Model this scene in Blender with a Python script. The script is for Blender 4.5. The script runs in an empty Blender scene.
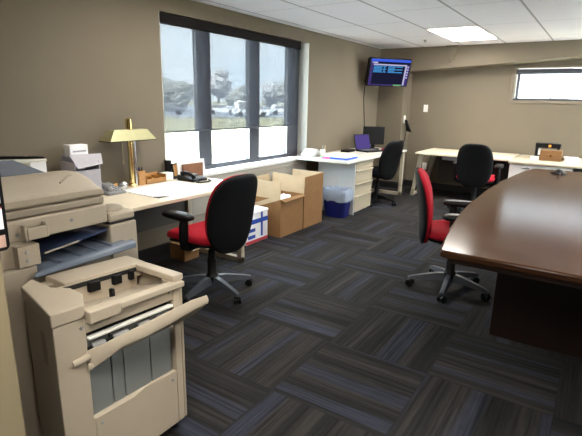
import bpy, bmesh, math, random
from mathutils import Vector, Matrix
random.seed(7)
C = bpy.context.scene.collection
PI = math.pi

# ------------------------------------------------------------------ materials
def lin(c):
    c = c / 255.0
    return c / 12.92 if c <= 0.04045 else ((c + 0.055) / 1.055) ** 2.4
def rgb(r, g, b):
    return (lin(r), lin(g), lin(b), 1.0)

class NT:
    """small wrapper to write node trees"""
    def __init__(s, name):
        s.m = bpy.data.materials.new(name); s.m.use_nodes = True
        s.t = s.m.node_tree; s.t.nodes.clear()
        s.out = s.t.nodes.new('ShaderNodeOutputMaterial')
    def n(s, typ, **kw):
        d = s.t.nodes.new(typ)
        for k, v in kw.items(): setattr(d, k, v)
        return d
    def put(s, sock, v):
        if isinstance(v, bpy.types.NodeSocket): s.t.links.new(v, sock)
        else: sock.default_value = v
    def math(s, op, a, b=None, c=None):
        d = s.n('ShaderNodeMath', operation=op)
        s.put(d.inputs[0], a)
        if b is not None: s.put(d.inputs[1], b)
        if c is not None: s.put(d.inputs[2], c)
        return d.outputs[0]
    def mixc(s, f, a, b, blend='MIX'):
        d = s.n('ShaderNodeMix', data_type='RGBA', blend_type=blend)
        s.put(d.inputs[0], f); s.put(d.inputs[6], a); s.put(d.inputs[7], b)
        return d.outputs[2]
    def noise(s, vec, scale, detail=2.0, rough=0.5):
        d = s.n('ShaderNodeTexNoise'); d.inputs['Scale'].default_value = scale
        d.inputs['Detail'].default_value = detail; d.inputs['Roughness'].default_value = rough
        if vec is not None: s.t.links.new(vec, d.inputs['Vector'])
        return d.outputs['Fac']
    def ramp(s, f, stops):
        d = s.n('ShaderNodeValToRGB'); s.put(d.inputs[0], f)
        e = d.color_ramp.elements
        e[0].position, e[0].color = stops[0]; e[1].position, e[1].color = stops[-1]
        for p, c in stops[1:-1]:
            k = e.new(p); k.color = c
        return d.outputs[0]
    def principled(s, col, rough=0.5, metal=0.0, spec=0.5, bump=None, bstr=0.1, bdist=0.002, coat=0.0):
        p = s.n('ShaderNodeBsdfPrincipled')
        s.put(p.inputs['Base Color'], col); s.put(p.inputs['Roughness'], rough)
        p.inputs['Metallic'].default_value = metal
        p.inputs['Specular IOR Level'].default_value = spec
        p.inputs['Coat Weight'].default_value = coat
        if bump is not None:
            b = s.n('ShaderNodeBump'); b.inputs['Strength'].default_value = bstr
            b.inputs['Distance'].default_value = bdist
            s.t.links.new(bump, b.inputs['Height']); s.t.links.new(b.outputs[0], p.inputs['Normal'])
        s.t.links.new(p.outputs[0], s.out.inputs[0])
        return p

def simple(name, col, rough=0.5, metal=0.0, var=0.06, scale=30, spec=0.5, bump=0.0, bscale=200, coat=0.0):
    k = NT(name)
    co = k.n('ShaderNodeTexCoord').outputs['Object']
    f = k.noise(co, scale, 3)
    lo = tuple(c * (1 - var) for c in col[:3]) + (1,); hi = tuple(min(1, c * (1 + var)) for c in col[:3]) + (1,)
    c = k.ramp(f, [(0.3, lo), (0.7, hi)])
    bm = k.noise(co, bscale, 2) if bump else None
    k.principled(c, rough, metal, spec, bm, bump, 0.002, coat)
    return k.m

def emit(name, col, strength):
    k = NT(name)
    co = k.n('ShaderNodeTexCoord').outputs['Object']
    f = k.noise(co, 8, 1)
    c = k.ramp(f, [(0.0, tuple(x * 0.97 for x in col[:3]) + (1,)), (1.0, col)])
    e = k.n('ShaderNodeEmission'); k.put(e.inputs[0], c); e.inputs[1].default_value = strength
    k.t.links.new(e.outputs[0], k.out.inputs[0])
    return k.m

def wood(name, a, b, rough, axis, scale, coat=0.0, spec=0.5):
    k = NT(name)
    co = k.n('ShaderNodeTexCoord').outputs['Object']
    mp = k.n('ShaderNodeMapping'); k.t.links.new(co, mp.inputs[0])
    s = [scale, scale, scale]; s[axis] = scale * 0.07
    mp.inputs['Scale'].default_value = s
    f = k.noise(mp.outputs[0], 1.0, 6, 0.6)
    c = k.ramp(f, [(0.3, a), (0.7, b)])
    k.principled(c, rough, 0, spec, f, 0.03, 0.001, coat)
    return k.m

def carpet_mat():
    k = NT('carpet_tiles'); T = 0.61
    pos = k.n('ShaderNodeNewGeometry').outputs['Position']
    sp = k.n('ShaderNodeSeparateXYZ'); k.t.links.new(pos, sp.inputs[0])
    u = k.math('DIVIDE', sp.outputs[0], T); v = k.math('DIVIDE', sp.outputs[1], T)
    i = k.math('FLOOR', u); j = k.math('FLOOR', v)
    fu = k.math('SUBTRACT', u, i); fv = k.math('SUBTRACT', v, j)
    par = k.math('FLOORED_MODULO', k.math('ADD', i, j), 2.0)       # 0: stripes along Y, 1: along X
    def pick(a, b):                                                # par ? b : a
        return k.math('ADD', k.math('MULTIPLY', a, k.math('SUBTRACT', 1.0, par)), k.math('MULTIPLY', b, par))
    across = pick(fu, fv); along = pick(fv, fu)
    cb = k.n('ShaderNodeCombineXYZ'); k.put(cb.inputs[0], i); k.put(cb.inputs[1], j)
    wn = k.n('ShaderNodeTexWhiteNoise', noise_dimensions='2D'); k.t.links.new(cb.outputs[0], wn.inputs['Vector'])
    rnd = wn.outputs['Value']
    def stripe(fa, fl, off, detail, rough=0.5):
        c = k.n('ShaderNodeCombineXYZ')
        k.put(c.inputs[0], k.math('MULTIPLY', across, fa)); k.put(c.inputs[1], k.math('MULTIPLY', along, fl))
        k.put(c.inputs[2], k.math('MULTIPLY_ADD', rnd, 97.0, off))
        return k.noise(c.outputs[0], 1.0, detail, rough)
    band = stripe(7.0, 0.30, 0.0, 1.0); fine = stripe(40.0, 0.7, 11.0, 2.5, 0.65); blue = stripe(5.5, 0.25, 31.0, 0.0)
    thread = stripe(70.0, 5.0, 53.0, 1.0)
    base = k.ramp(band, [(0.28, (0.0075, 0.0075, 0.0085, 1)), (0.46, (0.0145, 0.0142, 0.0145, 1)), (0.58, (0.0205, 0.0192, 0.0185, 1)), (0.72, (0.033, 0.0305, 0.029, 1))])
    bl = k.ramp(blue, [(0.56, (0, 0, 0, 1)), (0.64, (1, 1, 1, 1))])
    c1 = k.mixc(k.math('MULTIPLY', bl, 0.72), base, (0.027, 0.031, 0.051, 1))
    fl = k.ramp(fine, [(0.36, (0.32, 0.32, 0.33, 1)), (0.46, (0.95, 0.95, 0.95, 1)), (0.68, (1.6, 1.57, 1.52, 1))])
    c2 = k.mixc(0.85, c1, fl, 'MULTIPLY')
    th = k.ramp(thread, [(0.3, (0.75, 0.75, 0.75, 1)), (0.7, (1.25, 1.25, 1.25, 1))])
    c3 = k.mixc(0.7, c2, th, 'MULTIPLY')
    # seams between tiles
    e = k.math('MINIMUM', k.math('MINIMUM', fu, k.math('SUBTRACT', 1.0, fu)), k.math('MINIMUM', fv, k.math('SUBTRACT', 1.0, fv)))
    seam = k.math('LESS_THAN', e, 0.006)
    c4 = k.mixc(k.math('MULTIPLY', seam, 0.5), c3, (0.01, 0.01, 0.01, 1))
    pile = k.noise(pos, 900.0, 1.0)
    k.principled(c4, 0.9, 0, 0.25, pile, 0.4, 0.003)
    return k.m

def ceiling_mat():
    k = NT('acoustic_ceiling_tiles')
    pos = k.n('ShaderNodeNewGeometry').outputs['Position']
    sp = k.n('ShaderNodeSeparateXYZ'); k.t.links.new(pos, sp.inputs[0])
    x, y = sp.outputs[0], sp.outputs[1]
    u = k.math('DIVIDE', k.math('ADD', x, 0.16 + 6.1), 0.61); fu = k.math('FRACT', u)
    left = k.math('LESS_THAN', x, -0.16)
    v = k.math('DIVIDE', k.math('ADD', y, k.math('MULTIPLY_ADD', left, 0.61, -5.42 + 12.2)), 1.22); fv = k.math('FRACT', v)
    ex = k.math('MULTIPLY', k.math('MINIMUM', fu, k.math('SUBTRACT', 1.0, fu)), 0.61)
    ey = k.math('MULTIPLY', k.math('MINIMUM', fv, k.math('SUBTRACT', 1.0, fv)), 1.22)
    line = k.math('MAXIMUM', k.math('LESS_THAN', ex, 0.011), k.math('MULTIPLY', k.math('LESS_THAN', ey, 0.010), 0.45))
    sp2 = k.noise(pos, 220, 2)
    tile = k.ramp(sp2, [(0.3, (0.84, 0.86, 0.91, 1)), (0.6, (0.90, 0.92, 0.96, 1))])
    c = k.mixc(line, tile, (0.42, 0.43, 0.45, 1))
    k.principled(c, 0.9, 0, 0.2, sp2, 0.3, 0.002)
    return k.m

def glass_mat():
    k = NT('window_glass')
    tr = k.n('ShaderNodeBsdfTransparent'); gl = k.n('ShaderNodeBsdfGlossy'); gl.inputs['Roughness'].default_value = 0.02
    co = k.n('ShaderNodeTexCoord').outputs['Object']
    k.put(tr.inputs[0], k.ramp(k.noise(co, 2, 1), [(0, (0.93, 0.96, 0.96, 1)), (1, (0.96, 0.98, 0.98, 1))]))
    mx = k.n('ShaderNodeMixShader'); mx.inputs[0].default_value = 0.05
    k.t.links.new(tr.outputs[0], mx.inputs[1]); k.t.links.new(gl.outputs[0], mx.inputs[2])
    k.t.links.new(mx.outputs[0], k.out.inputs[0])
    return k.m

def shade_mat():
    """woven roller-shade mesh: lets about a quarter of the light straight through"""
    k = NT('shade_mesh_fabric')
    co = k.n('ShaderNodeTexCoord').outputs['Object']
    sp = k.n('ShaderNodeSeparateXYZ'); k.t.links.new(co, sp.inputs[0])
    def weave(s, a):
        c = k.n('ShaderNodeCombineXYZ'); k.put(c.inputs[0], k.math('MULTIPLY', s, a)); return k.noise(c.outputs[0], 1.0, 2)
    w = k.math('MULTIPLY_ADD', weave(sp.outputs[1], 55), 0.5, k.math('MULTIPLY', weave(sp.outputs[2], 55), 0.5))
    t = k.ramp(w, [(0.3, (0.036, 0.0375, 0.038, 1)), (0.7, (0.053, 0.0535, 0.054, 1))])
    tr = k.n('ShaderNodeBsdfTransparent'); k.put(tr.inputs[0], t)
    df = k.n('ShaderNodeBsdfDiffuse'); df.inputs[0].default_value = (0.028, 0.028, 0.030, 1)
    tl = k.n('ShaderNodeBsdfTranslucent'); tl.inputs[0].default_value = (0.0056, 0.0063, 0.0082, 1)
    a1 = k.n('ShaderNodeAddShader'); a2 = k.n('ShaderNodeAddShader')
    k.t.links.new(df.outputs[0], a1.inputs[0]); k.t.links.new(tl.outputs[0], a1.inputs[1])
    k.t.links.new(a1.outputs[0], a2.inputs[0]); k.t.links.new(tr.outputs[0], a2.inputs[1])
    k.t.links.new(a2.outputs[0], k.out.inputs[0])
    return k.m

def translucent_blue(name, col, fac):
    k = NT(name)
    co = k.n('ShaderNodeTexCoord').outputs['Object']
    c = k.ramp(k.noise(co, 12, 2), [(0.3, tuple(x * 0.85 for x in col[:3]) + (1,)), (0.7, col)])
    p = k.principled(c, 0.25, 0, 0.5)
    tr = k.n('ShaderNodeBsdfTransparent'); tr.inputs[0].default_value = (0.75, 0.83, 0.95, 1)
    mx = k.n('ShaderNodeMixShader'); mx.inputs[0].default_value = fac
    k.t.links.new(p.outputs[0], mx.inputs[1]); k.t.links.new(tr.outputs[0], mx.inputs[2])
    k.t.links.new(mx.outputs[0], k.out.inputs[0])
    return k.m

M = dict(
    wall=simple('taupe_wall_paint', (0.172, 0.146, 0.107, 1), 0.75, var=0.02, scale=3, spec=0.25, bump=0.05, bscale=350),
    ceil=ceiling_mat(), carpet=carpet_mat(), glass=glass_mat(), shade=shade_mat(),
    beige=simple('beige_wall_paint', (0.27, 0.225, 0.14, 1), 0.7, var=0.02, scale=3, spec=0.25),
    base=simple('black_vinyl_base', (0.012, 0.012, 0.013, 1), 0.5),
    frame=simple('dark_window_aluminium', (0.055, 0.062, 0.08, 1), 0.45, var=0.05),
    val=simple('dark_brown_valance', (0.008, 0.006, 0.0065, 1), 0.6, spec=0.1),
    trim=simple('taupe_trim_paint', (0.18, 0.150, 0.112, 1), 0.6, var=0.03),
    sill=simple('white_sill', (0.72, 0.72, 0.70, 1), 0.35, var=0.03),
    heater=simple('grey_heater_enamel', (0.33, 0.31, 0.27, 1), 0.5, var=0.04),
    white=simple('white_plastic', (0.78, 0.77, 0.74, 1), 0.45, var=0.03),
    paper=simple('white_paper', (0.90, 0.90, 0.92, 1), 0.8, var=0.02),
    desk=simple('cream_laminate', (0.72, 0.64, 0.50, 1), 0.4, var=0.03, scale=8),
    desk2=simple('cream_worktop', (0.46, 0.40, 0.30, 1), 0.45, var=0.03, scale=8),
    dwhite=simple('white_laminate', (0.70, 0.68, 0.62, 1), 0.4, var=0.03, scale=8),
    dmetal=simple('putty_metal', (0.50, 0.45, 0.35, 1), 0.45, var=0.03),
    ppanel=simple('pale_grey_panel', (0.60, 0.63, 0.63, 1), 0.5, var=0.03),
    drawer=simple('putty_drawer_front', (0.47, 0.41, 0.30, 1), 0.45, var=0.03),
    dark=simple('dark_interior', (0.012, 0.012, 0.012, 1), 0.7),
    black=simple('black_plastic', (0.0045, 0.0045, 0.005, 1), 0.42, spec=0.25, var=0.1),
    blackm=simple('black_moulded_shell', (0.004, 0.004, 0.0048, 1), 0.55, spec=0.2, var=0.12, bump=0.1, bscale=400),
    blackf=simple('black_fabric', (0.006, 0.006, 0.008, 1), 0.9, var=0.15, spec=0.2, bump=0.3, bscale=500),
    navyf=simple('dark_navy_fabric', (0.007, 0.008, 0.015, 1), 0.85, var=0.15, spec=0.2, bump=0.3, bscale=500),
    red=simple('red_fabric', (0.36, 0.008, 0.020, 1), 0.85, var=0.12, scale=60, spec=0.2, bump=0.3, bscale=500),
    legg=simple('grey_chair_base', (0.060, 0.068, 0.085, 1), 0.4, var=0.06),
    copier=simple('warm_grey_copier_plastic', (0.43, 0.37, 0.285, 1), 0.5, var=0.02, scale=10, bump=0.04, bscale=500),
    finisher=simple('beige_finisher_plastic', (0.50, 0.43, 0.33, 1), 0.5, var=0.02, scale=10, bump=0.04, bscale=500),
    copier2=simple('darker_copier_plastic', (0.32, 0.275, 0.21, 1), 0.5, var=0.02, scale=10),
    slat=simple('grey_steel_panel', (0.20, 0.215, 0.215, 1), 0.4, var=0.05, scale=6),
    roller=simple('grey_roller', (0.30, 0.30, 0.30, 1), 0.45),
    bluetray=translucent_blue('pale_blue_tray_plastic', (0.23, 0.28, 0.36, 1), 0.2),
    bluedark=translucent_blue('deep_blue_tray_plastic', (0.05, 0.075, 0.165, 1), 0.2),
    brass=simple('polished_brass', (0.78, 0.62, 0.27, 1), 0.18, 1.0, var=0.05),
    brassp=simple('pale_brass', (0.46, 0.44, 0.25, 1), 0.35, 0.55, var=0.04),
    chrome=simple('chrome', (0.75, 0.76, 0.78, 1), 0.15, 1.0, var=0.03),
    card=simple('brown_cardboard', (0.26, 0.135, 0.05, 1), 0.85, var=0.08, scale=12),
    cardin=simple('pale_cardboard_inside', (0.55, 0.43, 0.28, 1), 0.85, var=0.06, scale=12),
    tablew=wood('dark_mahogany_veneer', (0.042, 0.018, 0.009, 1), (0.058, 0.026, 0.014, 1), 0.15, 1, 14, spec=0.10),
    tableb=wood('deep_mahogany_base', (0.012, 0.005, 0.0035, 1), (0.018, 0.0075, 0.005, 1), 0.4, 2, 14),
    oak=wood('honey_oak', (0.36, 0.17, 0.045, 1), (0.50, 0.26, 0.08, 1), 0.4, 0, 50),
    walnut=wood('red_walnut', (0.17, 0.07, 0.03, 1), (0.26, 0.11, 0.05, 1), 0.4, 0, 50),
    radiow=wood('amber_wood', (0.15, 0.075, 0.025, 1), (0.21, 0.11, 0.04, 1), 0.4, 0, 40),
    yellow=simple('yellow_pencil_paint', (0.72, 0.33, 0.04, 1), 0.4),
    bin=simple('blue_bin_plastic', (0.007, 0.011, 0.11, 1), 0.4, var=0.06),
    liner=translucent_blue('clear_bin_liner', (0.55, 0.64, 0.78, 1), 0.35),
    orange=simple('orange_wrapper', (0.70, 0.22, 0.12, 1), 0.6),
    tapeb=simple('blue_tape', (0.02, 0.07, 0.42, 1), 0.4),
    tapered=simple('red_print', (0.52, 0.05, 0.07, 1), 0.5),
    pink=simple('pink_note', (0.80, 0.16, 0.42, 1), 0.6),
    blueb=simple('blue_binder', (0.03, 0.12, 0.60, 1), 0.5),
    green=simple('green_ink', (0.25, 0.6, 0.35, 1), 0.5),
    lilac=simple('lilac_plastic', (0.36, 0.35, 0.39, 1), 0.45, var=0.05),
    greyph=simple('grey_telephone', (0.24, 0.25, 0.26, 1), 0.35, var=0.05),
    skin=simple('salmon_print', (0.50, 0.33, 0.27, 1), 0.6),
    lit=emit('lit_diffuser', (1.0, 0.945, 0.86, 1), 10.0),
    lit_fill=emit('fill_diffuser', (1.0, 0.945, 0.86, 1), 5.0),
    scr_bg=emit('screen_navy', (0.012, 0.012, 0.035, 1), 0.26),
    scr_blue=emit('screen_blue', (0.05, 0.12, 0.75, 1), 0.26),
    scr_cyan=emit('screen_cyan', (0.06, 0.28, 0.62, 1), 0.26),
    scr_white=emit('screen_white', (0.50, 0.48, 0.74, 1), 0.26),
    scr_violet=emit('screen_violet', (0.055, 0.038, 0.16, 1), 0.26),
    scr_green=emit('screen_green', (0.20, 0.5, 0.2, 1), 0.26),
    lap=emit('laptop_screen_purple', (0.085, 0.06, 0.23, 1), 0.3),
    amber=emit('amber_clock_glow', (0.9, 0.45, 0.1, 1), 0.35),
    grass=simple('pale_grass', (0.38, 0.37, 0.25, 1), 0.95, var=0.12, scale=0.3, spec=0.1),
    bounce=simple('bounce_concrete', (0.74, 0.75, 0.77, 1), 0.9, var=0.05, scale=0.5),
    jamb=simple('pale_window_jamb', (0.40, 0.40, 0.365, 1), 0.7, var=0.02),
    undershade=simple('shaded_taupe_panel', (0.060, 0.055, 0.045, 1), 0.7, var=0.03),  # shade under the desks put into the panel colour
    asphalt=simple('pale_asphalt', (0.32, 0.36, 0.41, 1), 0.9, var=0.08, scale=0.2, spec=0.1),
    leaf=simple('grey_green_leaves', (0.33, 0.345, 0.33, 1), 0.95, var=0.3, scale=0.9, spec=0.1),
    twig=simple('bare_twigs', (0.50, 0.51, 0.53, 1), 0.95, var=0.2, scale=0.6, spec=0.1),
    bark=simple('bark', (0.10, 0.08, 0.06, 1), 0.9),
    carw=simple('white_car_paint', (0.80, 0.82, 0.84, 1), 0.3), card_=simple('grey_car_paint', (0.18, 0.20, 0.23, 1), 0.3),
    siding=simple('pale_siding', (0.075, 0.080, 0.092, 1), 0.7, var=0.08, scale=1.2),
    silver=simple('silver_plate', (0.40, 0.41, 0.42, 1), 0.35, 0.4),
)

# ------------------------------------------------------------------ mesh helpers
class MB:
    def __init__(s): s.v = []; s.f = []; s.mi = []; s.mats = []
    def _m(s, m):
        if m is None: return 0
        if m not in s.mats: s.mats.append(m)
        return s.mats.index(m)
    def add(s, verts, faces, m=None):
        o = len(s.v); k = s._m(m)
        s.v += [Vector(p) for p in verts]; s.f += [tuple(i + o for i in f) for f in faces]; s.mi += [k] * len(faces)
        return s
    def box(s, x0, x1, y0, y1, z0, z1, m=None, rot=None, about=None):
        vs = [Vector((x, y, z)) for z in (z0, z1) for x, y in ((x0, y0), (x1, y0), (x1, y1), (x0, y1))]
        if rot is not None:
            c = Vector(about) if about is not None else Vector(((x0 + x1) / 2, (y0 + y1) / 2, (z0 + z1) / 2))
            vs = [c + rot @ (p - c) for p in vs]
        return s.add(vs, [(3, 2, 1, 0), (4, 5, 6, 7), (0, 1, 5, 4), (1, 2, 6, 5), (2, 3, 7, 6), (3, 0, 4, 7)], m)
    def prism(s, poly, axis, a, b, m=None):
        """poly: 2-D points in the other two axes (cyclic order kept), extruded on axis from a to b"""
        def P(p, h):
            return {0: (h, p[0], p[1]), 1: (p[0], h, p[1]), 2: (p[0], p[1], h)}[axis]
        n = len(poly); vs = [P(p, a) for p in poly] + [P(p, b) for p in poly]
        return s.add(vs, [tuple(range(n))[::-1], tuple(range(n, 2 * n))] + [(i, (i + 1) % n, n + (i + 1) % n, n + i) for i in range(n)], m)
    def hull8(s, bottom, top, m=None):
        """two quads joined"""
        return s.add(list(bottom) + list(top), [(3, 2, 1, 0), (4, 5, 6, 7), (0, 1, 5, 4), (1, 2, 6, 5), (2, 3, 7, 6), (3, 0, 4, 7)], m)
    def tube(s, pts, r, seg=8, m=None):
        pts = [Vector(p) for p in pts]; n = len(pts); R = r if isinstance(r, (list, tuple)) else [r] * n
        rings = []; up = None
        for i, p in enumerate(pts):
            d = (pts[min(i + 1, n - 1)] - pts[max(i - 1, 0)]).normalized()
            if up is None:
                up = Vector((0, 0, 1)) if abs(d.z) < 0.9 else Vector((1, 0, 0))
            a = d.cross(up).normalized(); up = a.cross(d).normalized()
            rings.append([p + (a * math.cos(2 * PI * k / seg) + up * math.sin(2 * PI * k / seg)) * R[i] for k in range(seg)])
        vs = [q for g in rings for q in g]; fs = []
        for i in range(n - 1):
            for k in range(seg):
                fs.append((i * seg + k, i * seg + (k + 1) % seg, (i + 1) * seg + (k + 1) % seg, (i + 1) * seg + k))
        fs += [tuple(range(seg))[::-1], tuple(range((n - 1) * seg, n * seg))]
        return s.add(vs, fs, m)
    def lathe(s, prof, c=(0, 0, 0), seg=20, m=None, axis=2):
        vs = []; n = len(prof)
        for r, h in prof:
            for k in range(seg):
                a = 2 * PI * k / seg; x, y = r * math.cos(a), r * math.sin(a)
                q = {2: (x, y, h), 0: (h, x, y), 1: (y, h, x)}[axis]
                vs.append(Vector(c) + Vector(q))
        fs = [(i * seg + k, i * seg + (k + 1) % seg, (i + 1) * seg + (k + 1) % seg, (i + 1) * seg + k) for i in range(n - 1) for k in range(seg)]
        fs += [tuple(range(seg))[::-1], tuple(range((n - 1) * seg, n * seg))]
        return s.add(vs, fs, m)
    def sheet(s, grid, th, m=None):
        """grid[i][j] of points, thickened along local normals"""
        a, b = len(grid), len(grid[0]); G = [[Vector(p) for p in r] for r in grid]
        N = []
        for i in range(a):
            for j in range(b):
                du = G[min(i + 1, a - 1)][j] - G[max(i - 1, 0)][j]; dv = G[i][min(j + 1, b - 1)] - G[i][max(j - 1, 0)]
                N.append(du.cross(dv).normalized())
        top = [p for r in G for p in r]; bot = [p - N[k] * th for k, p in enumerate(top)]
        n = a * b; fs = []
        for i in range(a - 1):
            for j in range(b - 1):
                q = (i * b + j, (i + 1) * b + j, (i + 1) * b + j + 1, i * b + j + 1)
                fs.append(q); fs.append(tuple(n + k for k in q[::-1]))
        edge = [(0, j) for j in range(b)] + [(i, b - 1) for i in range(1, a)] + [(a - 1, j) for j in range(b - 2, -1, -1)] + [(i, 0) for i in range(a - 2, 0, -1)]
        ids = [i * b + j for i, j in edge]
        for k in range(len(ids)):
            p, q = ids[k], ids[(k + 1) % len(ids)]
            fs.append((p, q, n + q, n + p))
        return s.add(top + bot, fs, m)
    def build(s, name, m=None, parent=None, bevel=0.0, smooth=35, seg=2, local=False, flip=True):
        me = bpy.data.meshes.new(name)
        off = Vector((0, 0, 0))
        if parent is not None and not local:
            p = parent
            while p is not None: off += p.location; p = p.parent
        me.from_pydata([p - off for p in s.v], [], s.f)
        mats = s.mats if s.mats else [m]
        for k in mats: me.materials.append(k if k is not None else m)
        if len(mats) > 1: me.polygons.foreach_set('material_index', s.mi)
        bm = bmesh.new(); bm.from_mesh(me); bmesh.ops.recalc_face_normals(bm, faces=bm.faces); bm.to_mesh(me); bm.free()
        if smooth:
            me.polygons.foreach_set('use_smooth', [True] * len(me.polygons)); me.set_sharp_from_angle(angle=math.radians(smooth))
        o = bpy.data.objects.new(name, me); C.objects.link(o)
        if parent is not None: o.parent = parent
        if bevel:
            b = o.modifiers.new('bevel', 'BEVEL'); b.width = bevel; b.segments = seg; b.limit_method = 'ANGLE'; b.angle_limit = math.radians(40)
        return o

def tag(o, label, cat, group=None):
    o['label'] = label; o['category'] = cat
    if group: o['group'] = group
    return o
def thing(name, label, cat, loc=(0, 0, 0), rz=0.0, group=None):
    o = bpy.data.objects.new(name, None); C.objects.link(o)
    o.empty_display_size = 0.1; o.location = loc; o.rotation_euler = (0, 0, rz)
    return tag(o, label, cat, group)
def struct(o): o['kind'] = 'structure'; return o
def bx(name, m, parent, x0, x1, y0, y1, z0, z1, bevel=0.0, local=False):
    return MB().box(x0, x1, y0, y1, z0, z1).build(name, m, parent, bevel, local=local)
def RZ(a): return Matrix.Rotation(a, 3, 'Z')
def RY(a): return Matrix.Rotation(a, 3, 'Y')
def RX(a): return Matrix.Rotation(a, 3, 'X')
def puff(outline, tf, tb, p=2.6, rings=9, seg=44):
    """rounded cushion; outline(a)->(u,v); tf/tb thickness front/back; returns verts (u,v,w), faces"""
    vs = []; fs = []
    rs = [math.sin(PI / 2 * (k + 1) / rings) for k in range(rings)]
    def w(r, t): return t * max(0.0, 1 - r ** p) ** (1 / p)
    vs.append((0, 0, tf)); vs.append((0, 0, -tb))
    for side, t in ((0, tf), (1, -tb)):
        for r in (rs if side == 0 else rs[:-1]):
            for k in range(seg):
                u, v = outline(2 * PI * k / seg); vs.append((u * r, v * r, w(r, abs(t)) * (1 if t > 0 else -1)))
    f0 = 2; b0 = 2 + rings * seg
    for k in range(seg):
        k2 = (k + 1) % seg
        fs.append((0, f0 + k, f0 + k2)); fs.append((1, b0 + k2, b0 + k))
        for i in range(rings - 1): fs.append((f0 + i * seg + k, f0 + (i + 1) * seg + k, f0 + (i + 1) * seg + k2, f0 + i * seg + k2))
        for i in range(rings - 2): fs.append((b0 + i * seg + k2, b0 + (i + 1) * seg + k2, b0 + (i + 1) * seg + k, b0 + i * seg + k))
        i = rings - 2; e = f0 + (rings - 1) * seg
        fs.append((b0 + i * seg + k2, e + k2, e + k, b0 + i * seg + k))
    return vs, fs
def superell(a, hw, hh, n):
    c, s = math.cos(a), math.sin(a)
    r = (abs(c) ** n + abs(s) ** n) ** (-1 / n)
    return hw * c * r, hh * s * r

# ------------------------------------------------------------------ room shell
XW, YB, ZC = -1.5, 6.35, 2.32          # left wall plane, back wall plane, ceiling
XR, YF = 4.2, -4.2
YF0 = 5.98                             # front of the corner column and of the beam
WY0, WY1, WZ0, WZ1 = 1.22, 3.69, 0.71, 2.17    # window opening in the left wall
BX0, BX1, BZ0, BZ1 = 0.575, 1.95, 1.52, 1.995  # window opening in the back wall

struct(bx('floor', M['carpet'], None, XW - 0.25, XR + 0.2, YF - 0.2, YB + 0.25, -0.1, 0.0))
struct(bx('ceiling', M['ceil'], None, XW - 0.25, XR + 0.2, YF - 0.2, YB + 0.25, ZC, ZC + 0.12))
w = MB(); t = 0.22
w.box(XW - t, XW, YF - 0.2, WY0, 0, ZC); w.box(XW - t, XW, WY1, YB + t, 0, ZC)
w.box(XW - t, XW, WY0, WY1, 0, WZ0 - 0.03); w.box(XW - t, XW, WY0, WY1, WZ1, ZC)
struct(w.build('wall_left', M['wall'], smooth=0))
w = MB()
w.box(XW, BX0, YB, YB + t, 0, ZC); w.box(BX1, XR + 0.2, YB, YB + t, 0, ZC)
w.box(BX0, BX1, YB, YB + t, 0, BZ0); w.box(BX0, BX1, YB, YB + t, BZ1, ZC)
struct(w.build('wall_back', M['wall'], smooth=0))
RY0, RY1, RZ0, RZ1 = 3.3, 5.9, 0.75, 2.17      # added window in the right wall, out of view, for extra daylight
w = MB().box(XR, XR + 0.2, YF, RY0, 0, ZC).box(XR, XR + 0.2, RY1, YB, 0, ZC).box(XR, XR + 0.2, RY0, RY1, 0, RZ0).box(XR, XR + 0.2, RY0, RY1, RZ1, ZC)
struct(w.build('wall_right', M['wall'], None, smooth=0))
fr = MB().box(XR + 0.10, XR + 0.16, RY0, RY1, RZ0, RZ0 + 0.06).box(XR + 0.10, XR + 0.16, RY0, RY1, RZ1 - 0.05, RZ1)
RM = [RY0, RY0 + 0.65, RY0 + 1.3, RY0 + 1.95, RY1]
for k, y in enumerate(RM):
    a = y - 0.045 if 0 < k < 4 else (y if k == 0 else y - 0.06); fr.box(XR + 0.10, XR + 0.16, a, a + (0.09 if 0 < k < 4 else 0.06), RZ0 + 0.06, RZ1 - 0.05)
fill_win = struct(fr.build('window_fill', M['frame'], None, 0.005))
for a, b_ in zip(RM[:-1], RM[1:]): bx('glass_pane', M['glass'], fill_win, XR + 0.127, XR + 0.133, a + 0.03, b_ - 0.03, RZ0 + 0.05, RZ1 - 0.04)
struct(bx('wall_front', M['wall'], None, XW, XR, YF - 0.2, YF, 0, ZC))
struct(bx('wall_corner', M['wall'], None, XW, -1.045, YF0, YB, 0, ZC))
# sloping boxed beam along the top of the back wall
w = MB().prism([(-1.045, 1.945), (XR, 2.285), (XR, ZC), (-1.045, ZC)], 1, YF0, YB)
struct(w.build('trim_beam', M['wall'], smooth=0))
struct(bx('baseboard_left', M['base'], None, XW, XW + 0.012, YF, YF0, 0, 0.105, 0.003))
b = MB().box(-1.033, XR, YB - 0.012, YB, 0, 0.105).box(XW + 0.012, -1.033, YF0 - 0.012, YF0, 0, 0.105).box(-1.045, -1.033, YF0, YB - 0.012, 0, 0.105)
struct(b.build('baseboard_back', M['base'], None, 0.003))
# beige wall end close to the camera, at the left edge of the picture
struct(bx('wall_partition', M['beige'], None, 0.66, 0.73, YF, -1.222, 0, ZC, 0.004))

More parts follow.
